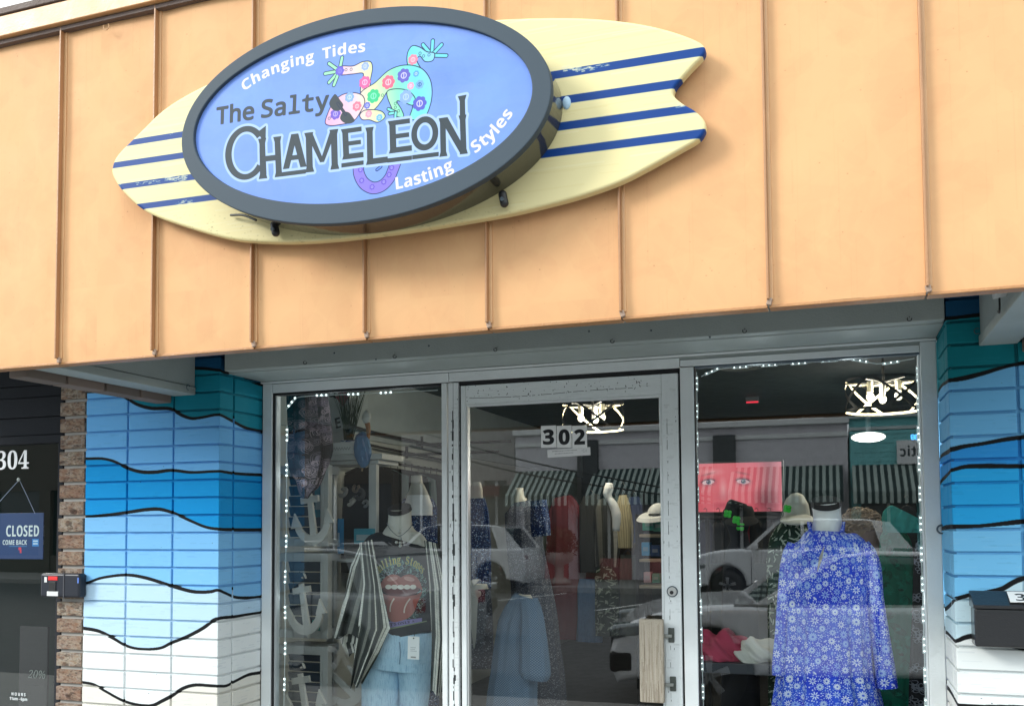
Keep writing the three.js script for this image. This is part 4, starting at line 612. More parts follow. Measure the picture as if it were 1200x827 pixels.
// --- mannequin in the printed T-shirt
{
  const z = -0.6, t = bust('headless mannequin in black printed T-shirt, striped kimono and pale jeans', [[598, 456, 481], [606, 456, 481], [616, 455, 482], [623, 450, 487], [630, 441, 497], [640, 434, 504], [655, 434, 503]], z, skinM, M.black);
  const shirtTex = canvas(2048, 1024, (c, w, h) => {
    c.fillStyle = '#22242a'; c.fillRect(0, 0, w, h); for (let i = 0; i < 4000; i++) { c.fillStyle = 'rgba(255,255,255,0.02)'; c.fillRect(rnd() * w, rnd() * h, 3, 1); }
    const kx = (u) => w * (0.245 + (0.5 - u) * 0.31), k0 = w * 0.31;   // front of the shirt lies at a quarter turn, mirrored by the way the loft winds
    c.save(); c.translate(w * 0.797, h * 0.535); c.scale(0.86, 1);
    const sw = k0, sh = h * 0.74; // print box, centred
    for (let i = 0; i < 420; i++) { const a = rr(0, 6.28), rad = rr(0.62, 1), x = Math.cos(a) * sw * 0.45 * rad, y = Math.sin(a) * sh * 0.42 * rad + 10; c.strokeStyle = ['#7fb0aa', '#a2cfc4', '#58868c', '#aac2cf', '#5f8a75'][i % 5]; c.lineWidth = rr(2, 5); c.beginPath(); c.arc(x, y, rr(6, 22), a, a + rr(2, 4.5)); c.stroke(); }
    c.fillStyle = '#8a7fb8'; c.fillRect(-sw * 0.36, sh * 0.40, sw * 0.72, sh * 0.085); c.fillStyle = '#23232b'; c.font = 'bold 44px serif'; c.textAlign = 'center'; c.textBaseline = 'middle'; c.fillText("IT'S ONLY A", 0, sh * 0.445, sw * 0.5); c.fillStyle = '#7f8f6c'; c.fillRect(-sw * 0.46, sh * 0.485, sw * 0.92, sh * 0.02);
    c.font = 'bold 104px serif'; c.lineWidth = 13; const s = 'Rolling Stones', R = sw * 0.66; [...s].forEach((ch, i) => { const a = -1.0 + i / (s.length - 1) * 2.0; c.save(); c.translate(Math.sin(a) * R * 0.66, -sh * 0.12 - Math.cos(a) * sh * 0.30); c.rotate(a * 0.55); c.scale(0.62, 1.05); c.strokeStyle = '#3f7f80'; c.strokeText(ch, 0, 0); c.fillStyle = '#cdb95a'; c.fillText(ch, 0, 0); c.restore(); });
    // lips with the tongue out
    c.scale(0.86, 0.98); c.translate(0, sh * 0.05);
    const red = '#a5665e', dk = '#6d4042', hi = '#c79a92';
    c.fillStyle = dk; c.beginPath(); c.ellipse(0, -sh * 0.10, sw * 0.35, sh * 0.13, 0, 0, 7); c.fill();
    c.fillStyle = red; c.beginPath(); c.moveTo(-sw * 0.42, -sh * 0.05); c.bezierCurveTo(-sw * 0.34, -sh * 0.30, -sw * 0.10, -sh * 0.32, 0, -sh * 0.24); c.bezierCurveTo(sw * 0.12, -sh * 0.32, sw * 0.36, -sh * 0.30, sw * 0.42, -sh * 0.05); c.bezierCurveTo(sw * 0.3, -sh * 0.16, -sw * 0.3, -sh * 0.16, -sw * 0.42, -sh * 0.05); c.fill();
    c.beginPath(); c.moveTo(-sw * 0.42, -sh * 0.05); c.bezierCurveTo(-sw * 0.36, sh * 0.06, -sw * 0.28, sh * 0.1, -sw * 0.26, sh * 0.16); c.bezierCurveTo(-sw * 0.26, sh * 0.36, -sw * 0.16, sh * 0.39, -sw * 0.04, sh * 0.37); c.bezierCurveTo(sw * 0.12, sh * 0.36, sw * 0.24, sh * 0.30, sw * 0.30, sh * 0.12); c.bezierCurveTo(sw * 0.34, sh * 0.05, sw * 0.4, 0, sw * 0.42, -sh * 0.05); c.bezierCurveTo(sw * 0.2, sh * 0.04, -sw * 0.2, sh * 0.04, -sw * 0.42, -sh * 0.05); c.fill();
    c.fillStyle = '#e6e2da'; for (let i = 0; i < 5; i++) { c.beginPath(); c.ellipse(-sw * 0.22 + i * sw * 0.11, -sh * 0.11, sw * 0.06, sh * 0.032, 0, 0, 7); c.fill(); }
    c.fillStyle = hi; c.beginPath(); c.ellipse(-sw * 0.15, -sh * 0.22, sw * 0.1, sh * 0.03, -0.2, 0, 7); c.fill(); c.beginPath(); c.ellipse(sw * 0.15, -sh * 0.22, sw * 0.1, sh * 0.03, 0.2, 0, 7); c.fill();
    c.strokeStyle = '#d8c8be'; c.lineWidth = 16; c.lineCap = 'round'; c.beginPath(); c.moveTo(-sw * 0.12, sh * 0.05); c.quadraticCurveTo(-sw * 0.2, sh * 0.14, -sw * 0.19, sh * 0.22); c.stroke(); c.beginPath(); c.moveTo(sw * 0.16, sh * 0.05); c.quadraticCurveTo(sw * 0.06, sh * 0.14, sw * 0.06, sh * 0.24); c.stroke();
    c.restore();
  });
  const shirt = loft(rings([[629, 449, 489, 0.62], [632, 438, 499, 0.6], [637, 428, 508, 0.52], [652, 424, 512, 0.5], [690, 424, 512, 0.52], [725, 426, 511, 0.52], [745, 432, 512, 0.54]], z, 0.55), { seg: 72, unit: true, fold: 0.012, k: 5 });
  wpart(t, 't_shirt', shirt, cloth([0.9, 0.9, 0.9], shirtTex));
  const km = cloth([0.92, 0.92, 0.9], T.stripe);
  // a loose sheet between two edges: rows of [left x, left y, right x, right y], hanging in folds
  const drape = (rows, zb, amp, k, ph) => { const nu = 40, nv = 30, pos = [], idx = [], uv = [], at = (f, v) => { const x = v * (rows.length - 1), i = Math.min(rows.length - 2, Math.floor(x)), t2 = x - i, s2 = t2 * t2 * (3 - 2 * t2); return rows[i][f] * (1 - s2) + rows[i + 1][f] * s2; }; for (let j = 0; j <= nv; j++) for (let i = 0; i <= nu; i++) { const u = i / nu, v = j / nv, x = at(0, v) * (1 - u) + at(2, v) * u, y = at(1, v) * (1 - u) + at(3, v) * u + 3 * Math.sin(u * k * 6.28 + ph) * v, p = P(x, y, zb + 0.045 * Math.sin(Math.PI * u) * (0.4 + v) + amp * v * (Math.sin(u * k * 6.28 + ph + v) + 0.5 * Math.sin(u * k * 14 + ph * 2 - v * 2))); pos.push(p.x, p.y, p.z); uv.push((u - 0.5) * 0.24 + v * 0.05 + ph, -v * 0.6); if (i && j) { const q = j * (nu + 1) + i; idx.push(q - nu - 2, q - nu - 1, q, q - nu - 2, q, q - 1); } } const g = new THREE.BufferGeometry(); g.setAttribute('position', new THREE.Float32BufferAttribute(pos, 3)); g.setAttribute('uv', new THREE.Float32BufferAttribute(uv, 2)); g.setIndex(idx); g.computeVertexNormals(); return g; };
  for (const g of [drape([[421, 638, 442, 634], [411, 662, 446, 668], [403, 700, 450, 704], [391, 746, 447, 744]], z + 0.07, 0.03, 2.2, 0.4),
    drape([[398, 742, 446, 738], [400, 754, 448, 752], [408, 768, 446, 764]], z + 0.05, 0.025, 2.6, 2.1),
    drape([[421, 636, 436, 632], [425, 684, 447, 690], [419, 738, 457, 736], [415, 768, 444, 766], [410, 804, 424, 802]], z + 0.15, 0.022, 1.8, 1.3),
    drape([[497, 633, 513, 637], [503, 690, 526, 690], [506, 748, 530, 750], [504, 812, 524, 814]], z + 0.12, 0.022, 1.8, 3.2)]) wpart(t, 'kimono_drape', g, km);
  const jm = cloth([1, 1, 1], T.denim), j = [];
  j.push(loft(rings([[738, 433, 505], [752, 430, 507], [768, 427, 507], [782, 426, 506]], z, 0.6), { seg: 48, cap: false, fold: 0.01 }));
  j.push(loft(rings([[776, 426, 468], [800, 425, 468], [827, 425, 467], [900, 428, 462], [1050, 432, 456]], z, 0.9), { seg: 36, fold: 0.02, k: 4 }), loft(rings([[776, 466, 506], [800, 469, 503], [827, 470, 500], [900, 472, 494], [1050, 474, 492]], z, 0.9), { seg: 36, fold: 0.02, k: 4, ph: 2 }));
  wpart(t, 'jeans', join(j), jm); wpart(t, 'fly_seam', tube([P(468, 752, z + 0.14), P(469, 765, z + 0.145), P(468, 778, z + 0.135)], 0.0035, 12), plain([0.16, 0.28, 0.42]));
  const nk = [[453, 613, 0.06], [458, 621, 0.10], [468, 628, 0.125], [478, 621, 0.10], [484, 613, 0.06]].map(([x, y, d]) => P(x, y, z + d)); const ne = wpart(t, 'necklace', tube(nk, 0.0018, 40), M.darkGrey);
  const cr = []; for (const [x, y] of [[468, 623], [469, 631], [469, 636], [464.5, 635.5], [473.5, 635.5], [469, 639.5]]) { const p = P(x, y, z + 0.15); cr.push(new THREE.SphereGeometry(0.009, 10, 8).translate(p.x, p.y, p.z)); } part(ne, 'cross_pendant', rel(join(cr), ne), M.steel, wpos(ne));
  const tp = P(484.5, 759, z + 0.17), tg = part(t, 'price_tag', box(0.066, 0.118, 0.002, 0, false), mat({ color: [0.88, 0.9, 0.92], roughness: 0.6, map: canvas(64, 128, (c) => { c.fillStyle = '#fff'; c.fillRect(0, 0, 64, 128); c.fillStyle = '#8a9099'; for (const [y, l] of [[60, 30], [70, 22], [80, 34]]) for (let x = 0; x < l; x += 5) c.fillRect(16 + x, y, 3, 3); c.fillStyle = '#333'; for (let i = 0; i < 12; i++) c.fillRect(18 + i * 2.4, 112, 1.2, 8); c.beginPath(); c.arc(32, 10, 4, 0, 7); c.fill(); }) }), [tp.x, tp.y, tp.z], [0, 0, -0.02]);
  part(tg, 'tag_string', rel(tube([V(tp.x, tp.y + 0.052, tp.z), V(tp.x + 0.004, tp.y + 0.075, tp.z - 0.01), V(tp.x, tp.y + 0.095, tp.z - 0.04)], 0.0015, 10), tg), M.black, wpos(tg));
}
// --- blue floral dress
{
  const z = -0.45, t = bust('white mannequin in long sleeved blue dress with white flower print', [[591, 951, 986], [600, 953, 986], [612, 953, 987], [624, 950, 990], [634, 936, 1006], [646, 926, 1016], [660, 926, 1014]], z, skinW, M.black);
  const dm = cloth([0.95, 0.95, 0.97], T.floral, 0.001);
  wpart(t, 'dress', loft(rings([[622, 949, 990, 0.95], [626, 941, 998, 0.8], [632, 932, 1009, 0.66], [640, 925, 1018, 0.58], [650, 920, 1023, 0.56], [664, 919, 1023, 0.56], [700, 918, 1020, 0.58], [740, 918, 1020, 0.6], [785, 916, 1023, 0.62], [827, 910, 1034, 0.64], [900, 905, 1040, 0.66], [980, 900, 1048, 0.66]], z, 0.58).map((r, i) => ({ ...r, f: i < 4 ? 0.0 : i < 7 ? 0.4 : 1 })), { seg: 140, fold: 0.055, k: 10 }), dm);
  wpart(t, 'sleeve', loft(rings([[637, 924, 940], [648, 918, 940], [664, 914, 938], [700, 911, 932], [745, 908, 928], [778, 905, 925], [791, 905, 924]], z + 0.02, 0.9), { seg: 64, fold: 0.06, k: 5 }), dm);
  wpart(t, 'sleeve', loft(rings([[637, 1003, 1019], [648, 1006, 1027], [664, 1011, 1033], [700, 1016, 1036], [745, 1021, 1043], [785, 1026, 1050], [806, 1028, 1053]], z + 0.02, 0.9), { seg: 48, fold: 0.05, k: 5, ph: 2 }), dm);
  { const c = P(969, 634, z), pos = [], idx = [], uv = [], n = 40, m = 6; // stand collar, open in a V at the front
    for (let j = 0; j <= m; j++) for (let i = 0; i <= n; i++) { const v = j / m, f0 = 0.04 + 1.05 * Math.pow(v, 0.8), q = Math.PI / 2 + f0 + (2 * Math.PI - 2 * f0) * i / n, fr = Math.max(0, Math.sin(q)), r = 0.074 + 0.008 * v; pos.push(c.x + r * Math.cos(q), c.y - 0.055 * fr * (1 - v) + v * 0.088, z + 0.01 + (r + 0.012 * fr * (1 - v)) * Math.sin(q)); uv.push(q * 0.08, v * 0.09); if (i && j) { const k = j * (n + 1) + i; idx.push(k - n - 2, k - n - 1, k, k - n - 2, k, k - 1); } }
    const g = new THREE.BufferGeometry(); g.setAttribute('position', new THREE.Float32BufferAttribute(pos, 3)); g.setAttribute('uv', new THREE.Float32BufferAttribute(uv, 2)); g.setIndex(idx); g.computeVertexNormals(); wpart(t, 'collar', g, dm); }
  const o = P(962, 654, z + 0.155), a = P(966, 641, z + 0.15), b = P(958, 670, z + 0.16); const sp = new THREE.Mesh(); wpart(t, 'neck_opening', loft([{ c: [a.x, a.y, a.z], rx: 0.002, rz: 0.004 }, { c: [o.x, o.y, o.z], rx: 0.0075, rz: 0.006 }, { c: [b.x, b.y, b.z], rx: 0.001, rz: 0.004 }], { seg: 12 }), plain([0.35, 0.33, 0.30], 0.8));
}
// --- further mannequins and clothes behind
function dressForm(label, neck, L, z, m, nm = skinM, extra = {}) { const t = bust(label, [...neck, [L[0][0] + 4, L[0][1] + 3, L[0][2] - 3], [L[L.length - 1][0], L[0][1] + 4, L[0][2] - 4]], z, nm, null); wpart(t, 'dress', loft(rings(L, z, 0.6), { seg: 64, fold: 0.04, k: 8, ph: z * 5, ...extra }), m); return t; }
{ const t = dressForm('mannequin in blue patterned top behind the T-shirt mannequin', [[557, 482, 494], [566, 482, 495], [576, 479, 500], [584, 474, 505]], [[584, 474, 506], [594, 468, 512], [612, 460, 512], [640, 462, 512], [700, 466, 512], [760, 468, 512], [840, 468, 514]], -1.3, cloth([0.9, 0.9, 0.95], T.indigo)); wpart(t, 'white_bib', loft(rings([[580, 478, 502], [592, 474, 506], [604, 474, 506]], -1.22, 0.7), { seg: 40 }), skinW); }
dressForm('mannequin in dark blue speckled dress at the left edge of the door glass', [[565, 553, 563], [572, 551, 565], [584, 549, 566]], [[584, 548, 568], [600, 545, 572], [640, 542, 575], [690, 541, 575]], -1.5, cloth([0.85, 0.9, 1], T.indigo));
dressForm('mannequin in long grey flecked dress below the dark blue one behind the door', [[684, 548, 570], [690, 546, 572], [694, 544, 573]], [[690, 540, 575], [720, 540, 577], [760, 540, 578], [782, 540, 579]], -1.42, cloth([0.9, 0.9, 0.95], T.greySpeck));
{ const t = dressForm('mannequin in grey sparkling dress in the middle of the door glass', [[572, 603, 613], [580, 603, 614], [588, 600, 618]], [[588, 600, 622], [600, 592, 634], [640, 595, 636], [680, 600, 644], [720, 602, 652], [760, 604, 656], [790, 606, 660], [860, 604, 664]], -2.2, cloth([0.95, 0.95, 1], T.grey2)); wpart(t, 'blue_wrap', loft(rings([[586, 622, 640], [610, 622, 644], [628, 624, 645]], -2.0, 0.6), { seg: 36, fold: 0.06 }), cloth([0.9, 0.9, 1], T.indigo)); }
dressForm('pale blue gingham dress with wide sleeves low in the door glass', [[697, 610, 622], [699, 609, 623], [701, 608, 624]], [[698, 603, 628], [712, 594, 630], [732, 584, 631], [760, 580, 630], [790, 577, 629], [830, 572, 629], [900, 566, 634]], -1.1, cloth([0.62, 0.66, 0.68], T.gingham, 0.001));
{ const g = scene.children[scene.children.length - 1]; wpart(g, 'sleeve', loft(rings([[702, 610, 630], [720, 611, 636], [750, 610, 641], [788, 609, 645], [796, 612, 640]], -1.02, 0.6), { seg: 48, fold: 0.04, k: 8 }), cloth([0.66, 0.70, 0.72], T.gingham, 0.001)); }
// clothes hung on rails: one builder
function garment(name, label, cat, L, z, m, group, rat = 0.3) { const r = rings(L, z, rat), c = r[0].c, t = thing(name, label, cat, c, group); wpart(t, 'fabric', loft(r, { seg: 48, fold: 0.09, k: 6, ph: c[0] * 9 }), m); const h = [V(c[0] - r[0].rx * 0.8, c[1] - 0.01, z), V(c[0], c[1] + 0.035, z), V(c[0] + r[0].rx * 0.8, c[1] - 0.01, z)]; wpart(t, 'hanger', join([tube(h, 0.005, 16), tube([V(c[0], c[1] + 0.035, z), V(c[0] + 0.01, c[1] + 0.07, z), V(c[0], c[1] + 0.09, z - 0.012), V(c[0] - 0.012, c[1] + 0.08, z - 0.005)], 0.002, 14)]), M.black); return t; }
garment('red_dress', 'plain dark red dress hanging behind the door glass', 'dress', [[582, 648, 668], [598, 644, 678], [660, 642, 681], [748, 641, 680]], -2.7, cloth([0.10, 0.012, 0.02], null), null, 0.5);
const rackClothes = [
  ['black jacket on the rail behind the door, next to the red dress', [[580, 684, 700], [592, 680, 708], [640, 679, 710], [676, 681, 710]], -2.6, cloth([0.02, 0.022, 0.022], null)],
  ['black and white striped shirt on the rail behind the door', [[584, 700, 716], [596, 696, 724], [640, 698, 726], [664, 700, 724]], -2.5, cloth([0.35, 0.35, 0.35], T.stripe)],
  ['beige ribbed cardigan on the rail behind the door', [[580, 726, 734], [592, 723, 738], [620, 724, 742], [642, 726, 741]], -2.3, cloth([0.75, 0.75, 0.7], T.knit)],
  ['navy blue jacket on the rail beside the beige cardigan', [[582, 738, 748], [592, 736, 752], [620, 738, 754], [636, 740, 752]], -2.5, cloth([0.018, 0.03, 0.08], null)],
  ['blue denim skirt under the black jacket behind the door', [[678, 680, 700], [690, 678, 703], [720, 677, 705], [752, 676, 706]], -2.6, cloth([0.10, 0.16, 0.26], T.denim)],
  ['dark leaf patterned top low on the rail behind the door', [[664, 700, 716], [676, 697, 722], [700, 698, 724], [745, 700, 726]], -2.4, cloth([0.35, 0.36, 0.34], T.leaf)],
  ['dark grey trousers low on the rail behind the door', [[650, 728, 744], [664, 727, 746], [700, 728, 748], [745, 730, 747]], -2.5, cloth([0.05, 0.06, 0.055], null)],
];
for (const [l, x, y0, y1, k, z] of [['charcoal coat between the red dress and the striped shirt', 692, 580, 668, [0.03, 0.03, 0.032], -2.9], ['dark green blouse behind the striped shirt', 718, 582, 660, [0.025, 0.05, 0.04], -2.9], ['brown jacket behind the beige cardigan', 733, 584, 664, [0.06, 0.045, 0.035], -2.8], ['black trousers at the right end of the rail behind the door', 750, 640, 742, [0.014, 0.014, 0.016], -2.8], ['dark plum skirt under the striped shirt behind the door', 690, 662, 745, [0.04, 0.02, 0.03], -3.0]]) rackClothes.push([l, [[y0, x - 6, x + 6], [y0 + 12, x - 11, x + 11], [(y0 + y1) / 2, x - 13, x + 13], [y1, x - 12, x + 13]], z, cloth(k, null)]);
for (const [l, L, z, m] of rackClothes) garment('hanging_garment', l, 'garment', L, z, m, 'clothes on the rail behind the door');
{ const t = bust('small white bust leaning among the dark clothes behind the door', [[566, 710, 718], [572, 708, 719], [578, 707, 717], [584, 710, 718], [592, 714, 724], [604, 717, 728], [622, 718, 726]], -2.1, skinW, null); }
{ // black pipe rails along the left wall with hangers
  const rail = (label, x, pts, group) => { const q = pts.map(([a, b]) => PX(a, b, x)), t = thing('clothes_rail', label, 'rail', q[0]); wpart(t, 'pipe', tube(q, 0.011, 12), M.matt); return [t, q]; };
  const [ra, qa] = rail('upper black pipe rail along the left wall', -3.35, [[405, 497], [436, 506], [500, 519.5], [535, 527]]);
  const [rb, qb] = rail('middle black pipe rail along the left wall', -3.35, [[405, 514], [436, 522], [500, 535], [535, 542]]);
  const cross = (t, a, y, x1) => { const p = PX(a, y, -3.35); wpart(t, 'bracket', tube([p, V(x1, p.y, p.z)], 0.012, 4), M.matt); wpart(t, 'post', tube([V(p.x + 0.05, p.y + 0.07, p.z), V(p.x + 0.05, p.y - 0.03, p.z)], 0.012, 4), M.matt); };
  cross(ra, 488, 521, -2.5); cross(rb, 470, 533, -2.5);
  const [rc, qc] = rail('lower black pipe rail with hanging clothes along the left wall', -3.12, [[405, 534], [436, 539], [500, 549], [535, 555]]);
  const d = qc[3].clone().sub(qc[0]), hm = M.matt, cm = [cloth([0.016, 0.018, 0.02], null), cloth([0.03, 0.035, 0.04], null), cloth([0.10, 0.15, 0.16], null), cloth([0.012, 0.012, 0.014], null)];
  for (let i = 0; i < 13; i++) {
    const c = qc[0].clone().addScaledVector(d, 0.16 + i * 0.062), t = thing('hanging_garment', ['black', 'dark grey', 'pale teal', 'black'][i % 4] + ' garment on the rail along the left wall, ' + ['first', 'second', 'third', 'fourth', 'fifth', 'sixth', 'seventh', 'eighth', 'ninth', 'tenth', 'eleventh', 'twelfth', 'thirteenth'][i] + ' from the window', 'garment', [c.x, c.y, c.z], 'clothes on the left wall rail');
    const y = c.y - 0.05, z = c.z; wpart(t, 'fabric', loft([{ c: [c.x, y - 0.01, z], rx: 0.09, rz: 0.02 }, { c: [c.x, y - 0.06, z], rx: 0.19, rz: 0.03 }, { c: [c.x, y - 0.3, z], rx: 0.2, rz: 0.045 }, { c: [c.x, y - 0.75, z], rx: 0.21, rz: 0.05 }], { seg: 28, steps: 3, fold: 0.06, k: 5, ph: i }), cm[i % 4]);
    wpart(t, 'hanger', join([tube([V(c.x - 0.18, y - 0.045, z), V(c.x, y + 0.01, z), V(c.x + 0.18, y - 0.045, z)], 0.006, 10, 5), tube([V(c.x, y + 0.01, z), V(c.x, y + 0.045, z), V(c.x + 0.012, y + 0.062, z), V(c.x - 0.006, y + 0.066, z)], 0.0025, 10, 5)]), hm);
  }
}
// --- left window: crate shelves, anchors, ornaments
const crateM = paint([0.55, 0.57, 0.56], 0.65), slatM = paint([0.075, 0.105, 0.15], 0.7);
{
  const z = -0.75, xa = P(318, 700, z).x, xb = P(384, 700, z).x, ys = [[545, 640], [648, 748], [757, 850]];
  ys.forEach(([a, b], i) => {
    const y1 = P(360, a, z).y, y0 = P(360, b, z).y, t = thing('crate_shelf', ['topmost', 'middle', 'lowest'][i] + ' white wooden crate with dark slatted back in the left window', 'crate', [(xa + xb) / 2, y0, z], 'white crates stacked in the left window');
    span(t, 'upright', xb - 0.05, xb, y0, y1, z - 0.05, z, crateM); span(t, 'upright', xa, xa + 0.04, y0, y1, z - 0.05, z, crateM); span(t, 'rail', xa + 0.041, xb - 0.051, y0, y0 + 0.045, z - 0.22, z - 0.003, crateM); span(t, 'rail', xa + 0.041, xb - 0.051, y1 - 0.05, y1, z - 0.22, z - 0.003, crateM);
    const n = 6; for (let k = 0; k < n; k++) { const h = (y1 - y0 - 0.1) / n; part(t, 'slat', box(xb - xa - 0.1, h * 0.95, 0.01, 0.002), slatM, [(xa + xb) / 2 - 0.005, y0 + 0.05 + h * (k + 0.5), z - 0.12], [0.35, 0, 0]); }
    span(t, 'moulding', xb - 0.048, xb - 0.03, y0 + 0.05, y1 - 0.055, z + 0.001, z + 0.006, crateM, 0.002);
  });
  // tall white stand behind with a box on top
  const zs = -1.0, s = thing('white_stand', 'white wooden stand with narrow top plank behind the crates', 'stand', P(410, 700, zs)), yt = P(410, 533, zs).y;
  span(s, 'top', P(366, 540, zs).x, P(452, 540, zs).x, yt - 0.035, yt, zs - 0.25, zs + 0.05, crateM); span(s, 'top_moulding', P(372, 545, zs).x, P(446, 545, zs).x, yt - 0.06, yt - 0.036, zs - 0.24, zs + 0.03, crateM);
  for (const x of [389, 438]) span(s, 'leg', P(x, 600, zs).x - 0.025, P(x, 600, zs).x + 0.025, 0.1, yt - 0.061, zs - 0.02, zs + 0.02, crateM);
  for (const y of [655, 740]) span(s, 'shelf', P(392, y, zs).x, P(436, y, zs).x, P(400, y, zs).y - 0.02, P(400, y, zs).y, zs - 0.22, zs - 0.022, crateM);
  const bp = P(402, 540, zs + 0.02), bt = thing('sign_block', 'white box sign with faint lettering on the white stand', 'box sign', [bp.x, yt + 0.001, zs]); part(bt, 'block', box(0.17, 0.075, 0.07, 0.003, false), mat({ color: [0.62, 0.64, 0.63], roughness: 0.6, map: canvas(256, 112, (c, w, h) => { c.fillStyle = '#fff'; c.fillRect(0, 0, w, h); c.strokeStyle = '#8b9093'; c.lineWidth = 4; c.beginPath(); for (let x = 40; x < 220; x += 4) c.lineTo(x, 60 + 12 * Math.sin(x * 0.23)); c.stroke(); }) }), [bp.x + 0.005, yt + 0.0385, zs + 0.01]);
  const vp = P(408, 522, zs - 0.06), v = thing('grass_vase', 'blue and white vase holding tall dark green grass', 'vase', [vp.x, yt, zs - 0.06]);
  const vm = mat({ color: [0.8, 0.82, 0.85], roughness: 0.25, map: pattern(128, '#dfe6ea', (c, w, h) => { for (let i = 0; i < 40; i++) { c.strokeStyle = '#234a80'; c.lineWidth = 5; c.beginPath(); c.arc(rnd() * w, rnd() * h, rr(5, 14), 0, 5); c.stroke(); } }, 1) });
  part(v, 'vase_body', new THREE.LatheGeometry([[0, 0], [0.04, 0], [0.052, 0.025], [0.047, 0.07], [0.052, 0.09], [0.045, 0.086]].map((q) => new THREE.Vector2(...q)), 24), vm, [vp.x, yt + 0.002, zs - 0.06]);
  const bl = []; for (let i = 0; i < 70; i++) { const a = rr(-0.32, 0.34), l = rr(0.3, 0.46), q = rr(-0.12, 0.12), b0 = V(vp.x + rr(-0.02, 0.02), yt + 0.07, zs - 0.06 + rr(-0.02, 0.02)); const g = new THREE.PlaneGeometry(0.007, l, 1, 5).translate(0, l / 2, 0); const ps = g.attributes.position; for (let k = 0; k < ps.count; k++) { const u = ps.getY(k) / l; ps.setX(k, ps.getX(k) * (1 - u * 0.85)); ps.setZ(k, q * u * u * 0.5); } g.rotateY(rr(-0.9, 0.9)); g.rotateZ(-a); g.translate(b0.x, b0.y, b0.z); g.computeVertexNormals(); bl.push(g); }
  wpart(v, 'grass_blades', join(bl), plain([0.02, 0.045, 0.02], 0.8));
  // wading bird ornament
  const z2 = -0.95, bird = thing('bird_ornament', 'blue wading bird ornament with brown bill beside the grass vase', 'ornament', P(426, 545, z2)), ring = (L) => loft(rings(L, z2, 0.8), { seg: 24, cap: true });
  wpart(bird, 'body', ring([[506, 424, 428], [512, 417, 432], [524, 415, 434], [534, 416, 435], [544, 420, 431], [548, 423, 427]]), mat({ color: [0.10, 0.22, 0.40], roughness: 0.7, map: reps(mottle, 3), bumpMap: reps(soft, 8), bumpScale: 0.008 }));
  wpart(bird, 'head', ring([[481, 427, 430], [485, 425, 434], [490, 424, 435], [496, 427, 433]]), plain([0.5, 0.52, 0.5], 0.6)); wpart(bird, 'bill', ring([[494, 427, 433], [503, 429, 434], [514, 430, 433]]), plain([0.30, 0.14, 0.06], 0.5));
  for (let i = 0; i < 7; i++) { const p = P(420 + i * 1.9, 520 + (i % 3) * 7, z2 + 0.035); part(bird, 'feather', new THREE.SphereGeometry(0.014, 10, 6).scale(0.5, 2.4, 0.35), plain([0.13 + (i % 2) * 0.05, 0.27, 0.45], 0.7), [p.x, p.y, p.z], [0, 0, 0.25]); }
  wpart(bird, 'foot', tube([P(425, 546, z2), P(424, 552, z2)], 0.005, 4), plain([0.4, 0.3, 0.2]));
  // banner
  const pb = P(392, 500, -1.25); const bn = thing('wall_banner', 'white hanging banner with black letters and a pink arrow', 'banner', [pb.x, pb.y, -1.25]); part(bn, 'banner_cloth', box(0.22, 0.62, 0.004, 0, false), mat({ color: [0.5, 0.53, 0.53], roughness: 0.9, map: canvas(256, 720, (c, w, h) => { c.fillStyle = '#fff'; c.fillRect(0, 0, w, h); c.fillStyle = '#1b1b1d'; c.font = 'bold 110px sans-serif'; c.save(); c.translate(115, 130); c.rotate(-0.25); c.fillText('Q', -60, 60); c.restore(); c.save(); c.translate(150, 370); c.rotate(-0.2); c.fillText('E', -30, 60); c.restore(); c.fillStyle = '#d6617a'; c.beginPath(); c.moveTo(150, 20); c.lineTo(230, 20); c.lineTo(230, 190); c.lineTo(256, 190); c.lineTo(200, 270); c.lineTo(130, 190); c.lineTo(160, 190); c.fill(); }) }), [pb.x, pb.y + 0.05, -1.25]);
  // scarf hung at the left
  const zf = -0.3, sc = thing('paisley_scarf', 'dark paisley scarf hanging in folds at the left end of the window', 'scarf', P(360, 470, zf));
  wpart(sc, 'scarf_cloth', loft(rings([[455, 339, 375], [470, 338, 379], [500, 338, 383], [530, 338, 386], [548, 341, 382], [562, 346, 376], [574, 350, 366], [584, 354, 360]], zf, 0.32), { seg: 90, fold: 0.14, k: 7, ph: 0.7 }), cloth([0.9, 0.88, 0.9], T.paisley));
  // anchors
  const anchorGeo = () => { const e = { depth: 0.014, bevelEnabled: true, bevelThickness: 0.003, bevelSize: 0.003, bevelSegments: 2 }, S = (L) => new THREE.Shape(L.map((q) => new THREE.Vector2(...q)));
    const rg = new THREE.Shape(); rg.absarc(0, 0.375, 0.045, 0, 7); const ho = new THREE.Path(); ho.absarc(0, 0.375, 0.018, 0, 7); rg.holes.push(ho);
    const arc = []; for (let i = 0; i <= 20; i++) { const q = Math.PI + 0.28 + (Math.PI - 0.56) * i / 20; arc.push([0.155 * Math.cos(q), 0.17 + 0.155 * Math.sin(q)]); } for (let i = 20; i >= 0; i--) { const q = Math.PI + 0.18 + (Math.PI - 0.36) * i / 20; arc.push([0.118 * Math.cos(q), 0.185 + 0.115 * Math.sin(q)]); }
